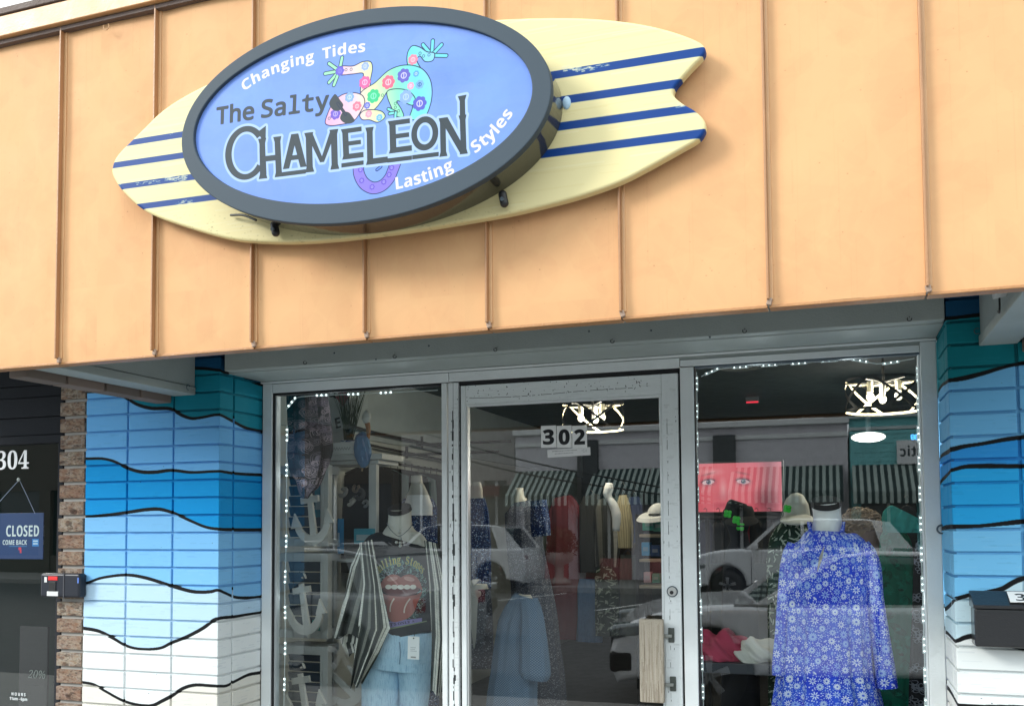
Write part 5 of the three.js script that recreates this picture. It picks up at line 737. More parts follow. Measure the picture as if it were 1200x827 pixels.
    return join([new THREE.ExtrudeGeometry(rg, e), new THREE.ExtrudeGeometry(S([[-0.016, 0.34], [0.016, 0.34], [0.026, 0.05], [0, 0.0], [-0.026, 0.05]]), e), new THREE.ExtrudeGeometry(S([[-0.075, 0.285], [0.075, 0.285], [0.075, 0.32], [-0.075, 0.32]]), e).translate(0, 0, 0.002), new THREE.ExtrudeGeometry(S(arc), e).translate(0, 0, 0.001), ...[-1, 1].map((s) => new THREE.ExtrudeGeometry(S([[s * 0.1, 0.135], [s * 0.185, 0.135], [s * 0.145, 0.225]]), e).translate(0, 0, 0.003))]); };
  const ag = anchorGeo().scale(0.74, 0.88, 1), am = paint([0.60, 0.60, 0.57], 0.75), za = -0.62;
  [[370, 640, 0.13, 'white wooden anchor under the dark scarf, topmost of three in the left window'], [362, 746, 0.16, 'white wooden anchor in front of the middle crate in the left window'], [362, 852, 0.18, 'white wooden anchor lowest in the left window, its arms cut off below'], [424, 822, 0.9, 'white wooden anchor leaning beside the jeans of the mannequin']].forEach(([x, y, r, l], i) => { const p = P(x, y, i === 3 ? -0.9 : za), t = thing('wooden_anchor', l, 'anchor', [p.x, p.y, p.z], 'white wooden anchors'); part(t, 'anchor_board', ag, am, [p.x, p.y, p.z], [0, 0, r]); wpart(t, 'nail', new THREE.SphereGeometry(0.006, 8, 6).translate(p.x - Math.sin(r) * 0.33, p.y + Math.cos(r) * 0.365, p.z + 0.018), M.darkGrey); });
  // small goods on the shelves
  const goods = [['photo_frame', 'blue framed sea picture on the white stand shelf', 'picture', 428, 628, 0.13, 0.09, [0.05, 0.3, 0.4]], ['blue_box', 'tall narrow bright blue box standing on the stand shelf', 'box', 399, 628, 0.02, 0.21, [0.02, 0.26, 0.55]], ['teal_box', 'dark teal box in the topmost crate', 'box', 376, 584, 0.06, 0.22, [0.02, 0.2, 0.28]], ['teal_box', 'bright teal box low in the middle crate', 'box', 373, 733, 0.06, 0.07, [0.02, 0.35, 0.3]]];
  for (const [n, l, c, x, y, w, h, k] of goods) { const zz = n === 'teal_box' ? -0.8 : -0.98, p = P(x, y, zz), t = thing(n, l, c, [p.x, p.y - h / 2, zz]); part(t, 'casing', box(w, h, 0.05, 0.004), plain(k, 0.5), [p.x, p.y, zz]); part(t, 'front_label', box(w * 0.7, h * 0.4, 0.003, 0.001), plain(k.map((q) => q * 0.4 + 0.3), 0.5), [p.x, p.y - h * 0.1, zz + 0.027]); }
  [['round grey ring shell', 402, 577, 0.026, [0.35, 0.35, 0.34]], ['pale spiral shell', 412, 588, 0.024, [0.55, 0.54, 0.5]], ['dark round shell', 421, 579, 0.028, [0.05, 0.05, 0.05]], ['small silvery shell', 428, 590, 0.018, [0.24, 0.25, 0.26]], ['brownish shell', 417, 572, 0.02, [0.2, 0.15, 0.11]]].forEach(([n, x, y, r, k]) => { const p = P(x, y, -1.1), t = thing('shell_ornament', n + ' in the cluttered heap on the white stand', 'ornament', [p.x, p.y, p.z], 'shell ornaments heaped on the white stand'); part(t, 'shell', new THREE.TorusGeometry(r, r * 0.5, 10, 18, 5), plain(k, 0.5), [p.x, p.y, p.z], [rr(-1, 1), rr(-1, 1), rr(0, 6)]); });
}
// --- right window: screen, caps, garments, heap on the table
{
  const z = -3.2, a = P(817, 600, z), b = P(916, 541, z), t = thing('lit_screen', 'wide pink lit screen showing a close-up of eyes at the left of the right window', 'screen', [(a.x + b.x) / 2, a.y, z]);
  const pic = canvas(1024, 620, (c, w, h) => {
    const g = c.createLinearGradient(0, 0, w, 0); g.addColorStop(0, '#dc4f5f'); g.addColorStop(0.3, '#ef7480'); g.addColorStop(0.7, '#e05a6a'); g.addColorStop(0.86, '#a85a66'); g.addColorStop(1, '#e57f8c'); c.fillStyle = g; c.fillRect(0, 0, w, h);
    const bl = (x, y, rx, ry, s, r = 0) => { c.save(); c.translate(x, y); c.rotate(r); c.scale(1, ry / rx); const q = c.createRadialGradient(0, 0, 0, 0, 0, rx); q.addColorStop(0, s); q.addColorStop(1, s.replace(/[\d.]+\)$/, '0)')); c.fillStyle = q; c.fillRect(-rx, -rx, 2 * rx, 2 * rx); c.restore(); };
    bl(330, 420, 130, 120, 'rgba(190,90,105,0.55)'); bl(300, 540, 150, 60, 'rgba(170,60,80,0.6)'); bl(330, 330, 60, 180, 'rgba(255,205,205,0.6)'); bl(820, 470, 180, 210, 'rgba(90,30,45,0.6)'); bl(180, 110, 200, 60, 'rgba(255,200,200,0.5)');
    for (const [x, y, r] of [[150, 240, -0.12], [570, 240, 0.12]]) { bl(x, y, 130, 70, 'rgba(120,60,80,0.75)', r); c.save(); c.translate(x, y); c.rotate(r); c.fillStyle = '#dfb4bb'; c.beginPath(); c.ellipse(0, 0, 74, 30, 0, 0, 7); c.fill(); c.fillStyle = '#5d5f78'; c.beginPath(); c.arc(4, -2, 29, 0, 7); c.fill(); c.fillStyle = '#15151f'; c.beginPath(); c.arc(4, -2, 14, 0, 7); c.fill(); c.fillStyle = '#fff'; c.beginPath(); c.arc(-4, -10, 6, 0, 7); c.fill(); c.strokeStyle = 'rgba(70,40,60,0.6)'; c.lineWidth = 14; c.beginPath(); c.ellipse(0, 4, 84, 40, 0, 3.3, 6.1); c.stroke(); for (let i = 0; i < 13; i++) { const q = 3.4 + i * 0.2; c.lineWidth = 3; c.beginPath(); c.moveTo(84 * Math.cos(q), 4 + 40 * Math.sin(q)); c.lineTo(104 * Math.cos(q), 4 + 62 * Math.sin(q)); c.stroke(); } c.restore(); bl(x, y - 105, 120, 22, 'rgba(110,60,70,0.5)', r * 2); }
    for (let i = 0; i < 40; i++) { c.fillStyle = 'rgba(255,220,220,0.05)'; c.fillRect(rr(0, w), 0, rr(4, 20), h); }
  });
  part(t, 'screen_face', new THREE.PlaneGeometry(b.x - a.x, b.y - a.y), mat({ color: [0.02, 0.02, 0.02], roughness: 0.4, emissive: [1, 1, 1], emissiveMap: pic, emissiveIntensity: 0.46 }), [(a.x + b.x) / 2, (a.y + b.y) / 2, z + 0.022]);
  part(t, 'casing', box(b.x - a.x + 0.03, b.y - a.y + 0.03, 0.04, 0.004), M.black, [(a.x + b.x) / 2, (a.y + b.y) / 2, z]);
  const capThing = (label, L, brim, zc2, m, cloverPx) => { const q = rings(L, zc2, 0.95), t2 = thing('cap', label, 'cap', q[q.length - 1].c); wpart(t2, 'crown', loft(q, { seg: 32, cap: true }), m); const bq = P(...brim, zc2 + 0.16); part(t2, 'brim', new THREE.SphereGeometry(0.085, 20, 8, 0, 6.3, 0, 1.5).scale(1.05, 0.2, 1), m, [bq.x, bq.y, zc2 + 0.1], [0.35, 0, 0]); cloverPx.forEach(([x, y]) => { const p = P(x, y, zc2 + 0.17), lf = []; for (let k = 0; k < 4; k++) lf.push(new THREE.SphereGeometry(0.012, 8, 6).scale(1, 1, 0.4).translate(0.012 * Math.cos(k * 1.571 + 0.6), 0.012 * Math.sin(k * 1.571 + 0.6), 0)); part(t2, 'clover', join(lf), plain([0.03, 0.6, 0.04], 0.3), [p.x, p.y, p.z]); }); return t2; };
  const mk = (label, L, zc2, m) => { const c = P((L[0][1] + L[0][2]) / 2, L[0][0], zc2), t2 = thing('mannequin', label, 'mannequin', [c.x, 0.1, zc2]); wpart(t2, 'body', loft(rings(L, zc2, 0.6), { cap: true, seg: 40, fold: 0.02 }), m); return t2; };
  mk('black headed mannequin under the black cap in the right window', [[602, 850, 880], [614, 851, 879], [624, 855, 876], [634, 856, 878], [650, 850, 882], [690, 846, 888], [900, 844, 892]], -1.2, cloth([0.012, 0.013, 0.018], null));
  capThing('black cap with three green clovers left of the blue dress', [[588, 858, 876], [591, 852, 880], [598, 848, 884], [606, 846, 885], [611, 847, 884]], [868, 611], -1.2, cloth([0.014, 0.014, 0.015], null), [[853, 602], [863, 609], [868, 617]]);
  mk('mannequin in green and white leaf print top left of the blue dress', [[600, 916, 940], [612, 916, 940], [620, 908, 948], [630, 902, 955], [660, 898, 960], [720, 900, 960], [900, 900, 962]], -1.25, cloth([0.9, 0.95, 0.9], T.leaf));
  capThing('pale grey cap with one green clover behind the shoulder of the blue dress', [[578, 927, 935], [582, 922, 942], [592, 918, 948], [604, 918, 950], [611, 920, 948]], [934, 609], -1.25, mat({ color: [0.55, 0.55, 0.5], roughness: 0.9 }), [[923, 596]]);
  // brown curls
  { const p = P(1010, 615, -1.0), t2 = thing('curly_wig', 'tuft of curly brown hair behind the right shoulder of the blue dress', 'wig', [p.x, p.y, -1.0]), g = []; for (let i = 0; i < 260; i++) { const a = rr(0, 6.28), b2 = rr(-0.4, 1.5), r = rr(0.07, 0.098); g.push(new THREE.TorusGeometry(rr(0.008, 0.016), 0.0045, 5, 10).rotateX(rr(0, 3)).rotateY(rr(0, 3)).translate(p.x + r * Math.cos(a) * Math.cos(b2), p.y + r * Math.sin(b2) * 0.85, -1 + r * Math.sin(a) * Math.cos(b2))); } g.push(new THREE.SphereGeometry(0.074, 16, 12).translate(p.x, p.y, -1)); wpart(t2, 'curls', join(g), plain([0.42, 0.31, 0.22], 0.85)); wpart(t2, 'head_form', loft([{ c: [p.x + 0.02, p.y - 0.02, -1.01], rx: 0.068, rz: 0.075 }, { c: [p.x + 0.03, p.y - 0.12, -1.02], rx: 0.05, rz: 0.06 }, { c: [p.x + 0.02, p.y - 0.3, -1.02], rx: 0.05, rz: 0.05 }], { seg: 20, cap: true }), plain([0.28, 0.20, 0.17], 0.6)); }
  const lace = cloth([0.9, 0.95, 0.92], T.lace);
  garment('green_garment', 'long emerald green lace dress hanging at the right end of the window', 'dress', [[622, 1036, 1060], [636, 1030, 1068], [690, 1028, 1072], [760, 1026, 1074], [860, 1024, 1078]], -1.3, lace, null, 0.4);
  garment('teal_garment', 'bright teal wrap on the rail above the green lace dress', 'garment', [[601, 1046, 1082], [608, 1036, 1084], [618, 1034, 1084], [624, 1038, 1080]], -1.1, cloth([0.05, 0.42, 0.38], null), null, 0.5);
  garment('flowered_garment', 'black dress with pale flower outlines at the right window edge', 'dress', [[634, 1074, 1092], [660, 1072, 1094], [700, 1070, 1096], [760, 1068, 1096], [860, 1066, 1098]], -0.9, cloth([0.9, 0.9, 0.95], T.bloomDark), null, 0.4);
  { const q = [P(820, 607, -1.9), P(912, 607, -1.9)], r = thing('clothes_rail', 'short black rail under the pink screen', 'rail', q[0]); wpart(r, 'pipe', tube([q[0], q[0].clone().lerp(q[1], 0.5), q[1]], 0.014, 8), M.matt); wpart(r, 'post', tube([q[0].clone().lerp(q[1], 0.1), V(q[0].x + 0.05, 0.1, q[0].z)], 0.014, 6), M.matt); }
  for (let i = 0; i < 6; i++) { const x = 826 + i * 15; garment('hanging_garment', ['dark navy top', 'dark grey top', 'black top', 'dark red top', 'black blouse', 'charcoal top'][i] + ' on the short rail under the pink screen', 'garment', [[612, x - 4, x + 6], [620, x - 7, x + 9], [660, x - 7, x + 9]], -1.95, cloth([[0.015, 0.02, 0.05], [0.05, 0.05, 0.055], [0.012, 0.012, 0.012], [0.15, 0.02, 0.03], [0.015, 0.015, 0.015], [0.04, 0.04, 0.045]][i], null), 'clothes on the rail under the screen', 0.6); }
  // low table with folded clothes
  { const zt = -0.75, yt = P(860, 772, zt).y, x0 = P(806, 772, zt).x, x1 = P(924, 772, zt).x, tb = thing('display_table', 'dark low display table behind the right window', 'table', [(x0 + x1) / 2, 0.1, zt]); span(tb, 'table_top', x0, x1, yt - 0.05, yt, zt - 0.3, zt + 0.15, plain([0.03, 0.035, 0.045], 0.4)); for (const x of [x0 + 0.03, x1 - 0.03]) for (const zz of [zt - 0.26, zt + 0.11]) span(tb, 'leg', x - 0.02, x + 0.02, 0.02, yt - 0.051, zz - 0.02, zz + 0.02, M.matt);
    const heap = (label, cx, cy, rx, ry, m) => { const p = P(cx, cy, zt), t2 = thing('folded_cloth', label, 'clothing', [p.x, yt, zt]), g = new THREE.SphereGeometry(1, 40, 24), ps = g.attributes.position, s1 = rr(0, 9); for (let i = 0; i < ps.count; i++) { const v = V().fromBufferAttribute(ps, i), n = 1 + 0.22 * Math.sin(v.x * 5 + s1 + v.y * 3) * Math.sin(v.z * 6 + s1) + 0.12 * Math.sin(v.x * 11 + v.y * 9 + s1); ps.setXYZ(i, v.x * rx * n, Math.max(-0.15, v.y) * ry * n, v.z * 0.11 * n); } g.computeVertexNormals(); part(t2, 'fabric', g, m, [p.x, yt + ry * 0.18, zt]); };
    heap('crumpled red shirt on the dark display table', 846, 765, 0.14, 0.11, cloth([0.42, 0.05, 0.10], null)); heap('crumpled white shirt on the dark display table', 886, 768, 0.12, 0.085, cloth([0.62, 0.62, 0.56], null)); }
  // ceiling things
  { const p = P(868, 436, -3.1), t2 = thing('ceiling_vent', 'round grey air vent in the dark ceiling', 'vent', [p.x, IY, p.z]); for (const r of [0.16, 0.12, 0.08]) part(t2, 'vent_ring', new THREE.TorusGeometry(r, 0.012, 8, 32).rotateX(Math.PI / 2), plain([0.14, 0.16, 0.16]), [p.x, IY - 0.015, p.z]); }
  { const p = P(882, 467, -5), t2 = thing('exit_sign', 'small dark exit sign with red lower edge under the ceiling', 'sign', [p.x, p.y, -5]); part(t2, 'sign_box', box(0.12, 0.09, 0.04, 0.004), M.darkGrey, [p.x, p.y, -5]); part(t2, 'red_light', box(0.11, 0.016, 0.01, 0.002), mat({ color: [0.5, 0.02, 0.03], emissive: [0.7, 0.03, 0.06], emissiveIntensity: 0.7 }), [p.x, p.y - 0.036, -4.976]); }
  { const p = P(1018, 512, -4.2), t2 = thing('ceiling_light', 'oval white ceiling light seen under the drum lamp at the right', 'light', [p.x, p.y, -4.2]); part(t2, 'diffuser', new THREE.SphereGeometry(0.135, 24, 12).scale(1, 0.3, 1), mat({ color: [0.9, 0.9, 0.9], emissive: [1, 0.97, 0.9], emissiveIntensity: 1.2 }), [p.x, p.y, -4.2]); part(t2, 'stem', new THREE.CylinderGeometry(0.02, 0.02, IY - p.y - 0.04, 10), M.darkGrey, [p.x, (IY + p.y + 0.04) / 2, -4.2]); const L = new THREE.PointLight(new THREE.Color(1, 0.95, 0.86), 0.7, 0, 2); L.position.set(p.x, p.y - 0.16, -4.2); L.name = 'ceiling_light_lamp'; L.shadow.radius = 6; scene.add(L); }
  // blue neon-like letters at the edge of the glass
  { const p = P(1073, 512, -0.3), t2 = thing('neon_letters', 'small bright blue letters BE at the right edge of the window', 'sign', [p.x, p.y, -0.3]); const m = mat({ color: [0.05, 0.2, 0.6], emissive: [0.06, 0.35, 1], emissiveIntensity: 1.0 }), g = (L) => tube(L.map(([x, y]) => V(p.x + x * 0.009, p.y + y * 0.009, -0.3)), 0.0025, 30); part(t2, 'letter', rel(join([g([[-1.6, -1], [-1.6, 1], [-0.6, 0.9], [-0.5, 0.2], [-1.5, 0], [-0.4, -0.2], [-0.5, -0.9], [-1.6, -1]])]), t2), m, wpos(t2)); part(t2, 'letter', rel(join([g([[0.9, 1], [0.1, 0.95], [0, 0], [0.1, -0.95], [0.9, -1]]), g([[0, 0], [0.8, 0.05]])]), t2), m, wpos(t2)); }
}
// --- caged drum lamps
function drumLamp(label, px, py, z, ratio) {
  const p = P(px, py, z), R = 0.205, h = 0.17, t = thing('drum_lamp', label, 'lamp', [p.x, p.y, z], null), metal = plain([0.03, 0.03, 0.03], 0.45, 0.5), inner = plain([0.36, 0.33, 0.23], 0.6, 0.1);
  for (const y of [-h / 2, h / 2]) { part(t, 'hoop', new THREE.CylinderGeometry(R, R, 0.014, 48, 1, true), metal, [p.x, p.y + y, z]); part(t, 'hoop_lining', new THREE.CylinderGeometry(R - 0.002, R - 0.002, 0.013, 48, 1, true), inner, [p.x, p.y + y, z]); }
  for (let i = 0; i < 8; i++) { const a = i / 8 * 6.283, s = i % 2 ? 1 : -1, L = []; for (let k = 0; k <= 10; k++) { const q = a + s * k / 10 * 1.1; L.push(V(p.x + R * Math.cos(q), p.y - h / 2 + h * k / 10, z + R * Math.sin(q))); } const pos = [], pin = []; for (let k = 0; k < 10; k++) { const A = L[k], B = L[k + 1], w = V(0, 0.009, 0), sh = (v, f) => V(p.x + (v.x - p.x) * f, v.y, z + (v.z - z) * f); for (const [arr, f] of [[pos, 1], [pin, 0.988]]) { const a1 = sh(A, f).sub(w), a2 = sh(A, f).add(w), b1 = sh(B, f).sub(w), b2 = sh(B, f).add(w); arr.push(...[a1, b1, a2, a2, b1, b2].flatMap((v) => [v.x, v.y, v.z])); } } for (const [arr, m, n] of [[pos, metal, 'band'], [pin, inner, 'band_lining']]) { const g = new THREE.BufferGeometry(); g.setAttribute('position', new THREE.Float32BufferAttribute(arr, 3)); g.computeVertexNormals(); wpart(t, n, g, m); } }
  part(t, 'rod', new THREE.CylinderGeometry(0.008, 0.008, IY - p.y - h / 2 + 0.1, 10), metal, [p.x, (IY + p.y + h / 2) / 2 - 0.05, z]);
  part(t, 'canopy_plate', new THREE.CylinderGeometry(0.06, 0.06, 0.02, 24), metal, [p.x, IY - 0.011, z]);
  for (let i = 0; i < 3; i++) { const a = i * 2.094 + 0.5, x = p.x + 0.085 * Math.cos(a), zz = z + 0.085 * Math.sin(a), s = part(t, 'socket', new THREE.CylinderGeometry(0.017, 0.017, 0.06, 14), plain([0.7, 0.68, 0.6], 0.4), [x, p.y + 0.045, zz]); part(s, 'bulb', new THREE.SphereGeometry(0.021, 16, 12).scale(1, 1.25, 1), mat({ color: [1, 0.95, 0.85], emissive: [1, 0.93, 0.72], emissiveIntensity: 1.1 }), [x, p.y - 0.012, zz]); const L = new THREE.PointLight(new THREE.Color(1, 0.9, 0.72), 0.38, 0, 2); L.position.set(x, p.y - 0.012, zz); L.name = 'bulb_light'; L.castShadow = true; scene.add(L); }
  part(t, 'spider', join([0, 1, 2].map((i) => new THREE.CylinderGeometry(0.005, 0.005, R * 2, 8).rotateZ(Math.PI / 2).rotateY(i * 1.047))), metal, [p.x, p.y + h / 2 - 0.01, z]);
}
drumLamp('caged drum lamp with lit bulbs above the house number behind the door glass', 695, 488, -2);
drumLamp('caged drum lamp with lit bulbs at the top right of the right window', 1036, 463, -1.6);
{ // goods shelf by the lock
  const z = -2.2, t = thing('book_shelf', 'narrow shelf of bright books and boxes beside the door lock', 'shelf', P(768, 700, z)); for (const y of [626, 655, 686]) { const p = P(770, y, z); span(t, 'shelf_board', p.x - 0.12, p.x + 0.1, p.y - 0.02, p.y, z - 0.2, z, plain([0.3, 0.24, 0.16], 0.6)); } const q = P(757, 660, z); span(t, 'upright', q.x - 0.07, q.x - 0.05, 0.1, 1.66, z - 0.2, z - 0.001, M.matt);
  [[762, 614, 0.09, 0.085, [0.02, 0.28, 0.2], 'green'], [773, 616, 0.07, 0.075, [0.04, 0.22, 0.15], 'dark green'], [758, 643, 0.055, 0.09, [0.03, 0.25, 0.5], 'bright blue'], [769, 645, 0.06, 0.075, [0.015, 0.04, 0.12], 'navy'], [760, 676, 0.05, 0.07, [0.5, 0.28, 0.3], 'pink'], [770, 677, 0.05, 0.06, [0.08, 0.25, 0.18], 'teal']].forEach(([x, y, w, h, k, n]) => { const p = P(x, y, z - 0.05), b = thing('shelf_box', n + ' box on the narrow shelf beside the door lock', 'box', [p.x, p.y - h / 2, p.z]); part(b, 'casing', box(w, h, 0.08, 0.003), plain(k, 0.5), [p.x, p.y, p.z]); part(b, 'front_label', box(w * 0.6, h * 0.3, 0.002, 0), plain(k.map((v) => v * 0.6 + 0.15), 0.5), [p.x, p.y, p.z + 0.042]); });
  const c = P(772, 600, z + 0.1), hat = thing('white_hat', 'white wide brimmed hat on top of the narrow shelf', 'hat', [c.x, c.y, c.z]); part(hat, 'brim', new THREE.CylinderGeometry(0.13, 0.15, 0.02, 28), M.white, [c.x, c.y - 0.02, c.z], [0.25, 0, 0.1]); part(hat, 'crown', new THREE.SphereGeometry(0.075, 20, 12, 0, 7, 0, 1.5), M.white, [c.x, c.y - 0.015, c.z]);
}
// ---------- what the glass mirrors: the street behind the photographer ----------
const awningTex = (a, b, n) => canvas(1024, 64, (c, w, h) => { for (let i = 0; i < n; i++) { c.fillStyle = i % 2 ? a : b; c.fillRect(i * w / n, 0, w / n + 1, h); } });
function shopBlock(label, x0, x1, h, wallM, o = {}) {
  const z = 22, t = thing('shop_building', label, 'building', [(x0 + x1) / 2, 0, z]), w = x1 - x0, sill = 0.0, hd = 2.9;
  const bays = o.bays ?? Math.max(1, Math.round(w / 3.6)), bw = w / bays;
  span(t, 'wall', x0, x1, hd, h, z, z + 0.3, wallM, 0); span(t, 'wall', x0, x1, sill, h, z + 5.6, z + 6, wallM, 0); span(t, 'roof', x0, x1, h - 0.3, h - 0.15, z + 0.31, z + 5.59, M.darkGrey, 0);
  span(t, 'cornice', x0 - 0.05, x1 + 0.05, h, h + 0.16, z - 0.14, z + 0.32, o.corniceM ?? M.white, 0.02); span(t, 'cornice_band', x0, x1, h - 0.34, h - 0.22, z - 0.05, z - 0.001, o.corniceM ?? M.white, 0.01);
  for (let i = 0; i <= bays; i++) span(t, 'pilaster', x0 + i * bw - (i ? 0.25 : 0), x0 + i * bw + (i < bays ? 0.25 : 0), sill, hd - 0.001, z + 0.001, z + 0.3, wallM, 0);
  for (let i = 0; i < bays; i++) { const a = x0 + i * bw + 0.25, b = a + bw - 0.5; span(t, 'stall_riser', a, b, sill, 0.6, z + 0.05, z + 0.25, o.riser ?? wallM, 0); const f = span(t, 'window', a, b, 0.6, hd, z + 0.16, z + 0.2, plain([0.02, 0.025, 0.03], 0.1), 0); span(f, 'window_frame', (a + b) / 2 - 0.04, (a + b) / 2 + 0.04, 0.6, hd, z + 0.1, z + 0.159, M.white, 0); }
  (o.awnings ?? []).forEach(([a, b, yb, yt]) => { // sloping cloth with a short valance
    const n = Math.round((b - a) / 0.085), m = mat({ color: [0.82, 0.82, 0.8], roughness: 0.9, map: awningTex(o.aw?.[0] ?? '#173234', o.aw?.[1] ?? '#a9b7b2', n) }), d = 1.1, pos = [[a, yt, z - 0.01], [b, yt, z - 0.01], [b, yb + 0.3, z - d], [a, yb + 0.3, z - d], [a, yb, z - d - 0.02], [b, yb, z - d - 0.02]], q = [0, 1, 2, 0, 2, 3, 3, 2, 5, 3, 5, 4], uvs = [[0, 1], [1, 1], [1, 0.4], [0, 0.4], [0, 0], [1, 0]];
    const g = new THREE.BufferGeometry(); g.setAttribute('position', new THREE.Float32BufferAttribute(q.flatMap((i) => pos[i]), 3)); g.setAttribute('uv', new THREE.Float32BufferAttribute(q.flatMap((i) => uvs[i]), 2)); g.computeVertexNormals();
    const aw = wpart(t, 'awning', g, m); const side = (x) => { const s = new THREE.BufferGeometry(); s.setAttribute('position', new THREE.Float32BufferAttribute([x, yt, z - 0.01, x, yb + 0.3, z - d, x, yb + 0.3, z - 0.01], 3)); s.computeVertexNormals(); s.setAttribute('uv', new THREE.Float32BufferAttribute([0, 0, 0, 0, 0, 0], 2)); return s; };
    part(aw, 'awning_side', rel(join([side(a), side(b)]), aw), plain([0.06, 0.1, 0.1], 0.9), wpos(aw));
  });
  return t;
}
{
  const stucco = paint([0.62, 0.60, 0.63], 0.9), X = (px, py = 560) => PM(px, py, 22).x;
  const a = shopBlock('pale stucco shop across the street with striped awnings', X(604), X(997) - 0.05, 4.2, stucco, { bays: 5, awnings: [[X(606), X(676), 2.1, 3.15], [X(697), X(762), 2.1, 3.15], [X(764), X(842), 2.1, 3.15], [X(858), X(988), 2.1, 3.1]], riser: paint([0.4, 0.12, 0.12], 0.8) });
  for (const px of [690, 850]) span(a, 'downpipe', X(px) - 0.3, X(px) + 0.3, 0.2, 4.0, 21.8, 21.998, plain([0.05, 0.055, 0.06], 0.7), 0.03);
  span(a, 'raised_cap', X(968), X(1003) - 0.1, 4.37, 4.7, 21.9, 22.3, stucco, 0.02);
  const b = shopBlock('teal clapboard shop across the street with a white name board', X(997), X(1180), 4.3, paint([0.17, 0.52, 0.53], 0.8), { bays: 2, awnings: [[X(999), X(1082), 2.05, 3.1], [X(1090), X(1170), 2.05, 3.1]], corniceM: paint([0.5, 0.6, 0.6]) });
  for (let i = 0; i < 9; i++) span(b, 'clapboard', X(997) + 0.02, X(1180) - 0.02, 2.92 + i * 0.12, 3.035 + i * 0.12, 21.95 + (i % 2) * 0.012, 21.999, paint([0.18, 0.54, 0.55], 0.8), 0.003);
  const bx0 = X(1052), by = PM(1060, 530, 22).y; part(b, 'name_board', box(2.2, 0.62, 0.05, 0.01, false), mat({ color: [0.8, 0.8, 0.8], roughness: 0.6, map: canvas(512, 144, (c, w, h) => { c.fillStyle = '#f0f2f2'; c.fillRect(0, 0, w, h); c.fillStyle = '#1d2a33'; c.font = 'bold 84px sans-serif'; c.textBaseline = 'middle'; c.textAlign = 'right'; c.fillText('ctic', w - 14, h / 2 - 4, 136); }) }), [bx0 + 1.1, by, 21.9], [0, Math.PI, 0]);
  shopBlock('low dull grey shop with red sills across the street far to the left', X(470), X(603), 4.9, paint([0.30, 0.28, 0.27], 0.9), { bays: 3, corniceM: paint([0.35, 0.34, 0.33], 0.9), riser: paint([0.3, 0.03, 0.04], 0.7), awnings: [[X(548), X(600), 2.4, 2.75]], aw: ['#5d0c16', '#5d0c16'] });
  shopBlock('dark brown shop across the street farthest left', -45, X(470) - 0.1, 7.2, paint([0.07, 0.06, 0.05], 0.9), { bays: 7, awnings: [], corniceM: paint([0.09, 0.08, 0.07], 0.9) });
  shopBlock('grey shop across the street beyond the teal one', X(1180) + 0.1, 40, 5.6, paint([0.5, 0.5, 0.5], 0.9), { bays: 7, awnings: [] });
}
// trees over the far roofs
function tree(label, x, z, h) {
  const t = thing('street_tree', label, 'tree', [x, 0, z]), trunk = [[0, 0, 0], [0.15, h * 0.3, 0.1], [0.1, h * 0.62, 0]].map((q) => V(x + q[0], q[1] - 0.1, z + q[2]));
  const parts = [tube(trunk, 0.18, 12, 8)]; for (let i = 0; i < 6; i++) { const a = rr(0, 6.28); parts.push(tube([trunk[1].clone().lerp(trunk[2], rr(0.3, 1)), V(x + Math.cos(a) * h * 0.14, h * 0.68, z + Math.sin(a) * h * 0.14), V(x + Math.cos(a) * h * 0.27, h * 0.82, z + Math.sin(a) * h * 0.27)], 0.06, 8, 5)); } wpart(t, 'trunk', join(parts), plain([0.09, 0.07, 0.055], 0.95));
  const cl = Array.from({ length: 22 }, () => { const a = rr(0, 6.28), r = rr(0, 0.3) * h; return [x + r * Math.cos(a), h * rr(0.6, 1.02), z + r * Math.sin(a), h * rr(0.06, 0.12)]; }), pos = [];
  for (let i = 0; i < 5200; i++) { const c = cl[i % 22], v = V(rr(-1, 1), rr(-1, 1), rr(-1, 1)).normalize().multiplyScalar(c[3] * Math.cbrt(rnd())), p = V(c[0], c[1], c[2]).add(v), a = V(rr(-1, 1), rr(-1, 1), rr(-1, 1)).normalize().multiplyScalar(0.14), b = V(rr(-1, 1), rr(-1, 1), rr(-1, 1)).normalize().multiplyScalar(0.09); for (const q of [p.clone().sub(a), p.clone().add(b), p.clone().add(a)]) pos.push(q.x, q.y, q.z); }
  const g = new THREE.BufferGeometry(); g.setAttribute('position', new THREE.Float32BufferAttribute(pos, 3)); g.computeVertexNormals(); wpart(t, 'crown', g, plain([0.055, 0.085, 0.035], 0.9));
}
tree('leafy tree rising behind the low shops across the street', PM(575, 520, 31).x, 31, 6.6); tree('second leafy tree behind the shops across the street, farther left', PM(525, 520, 33).x, 33, 7.2);
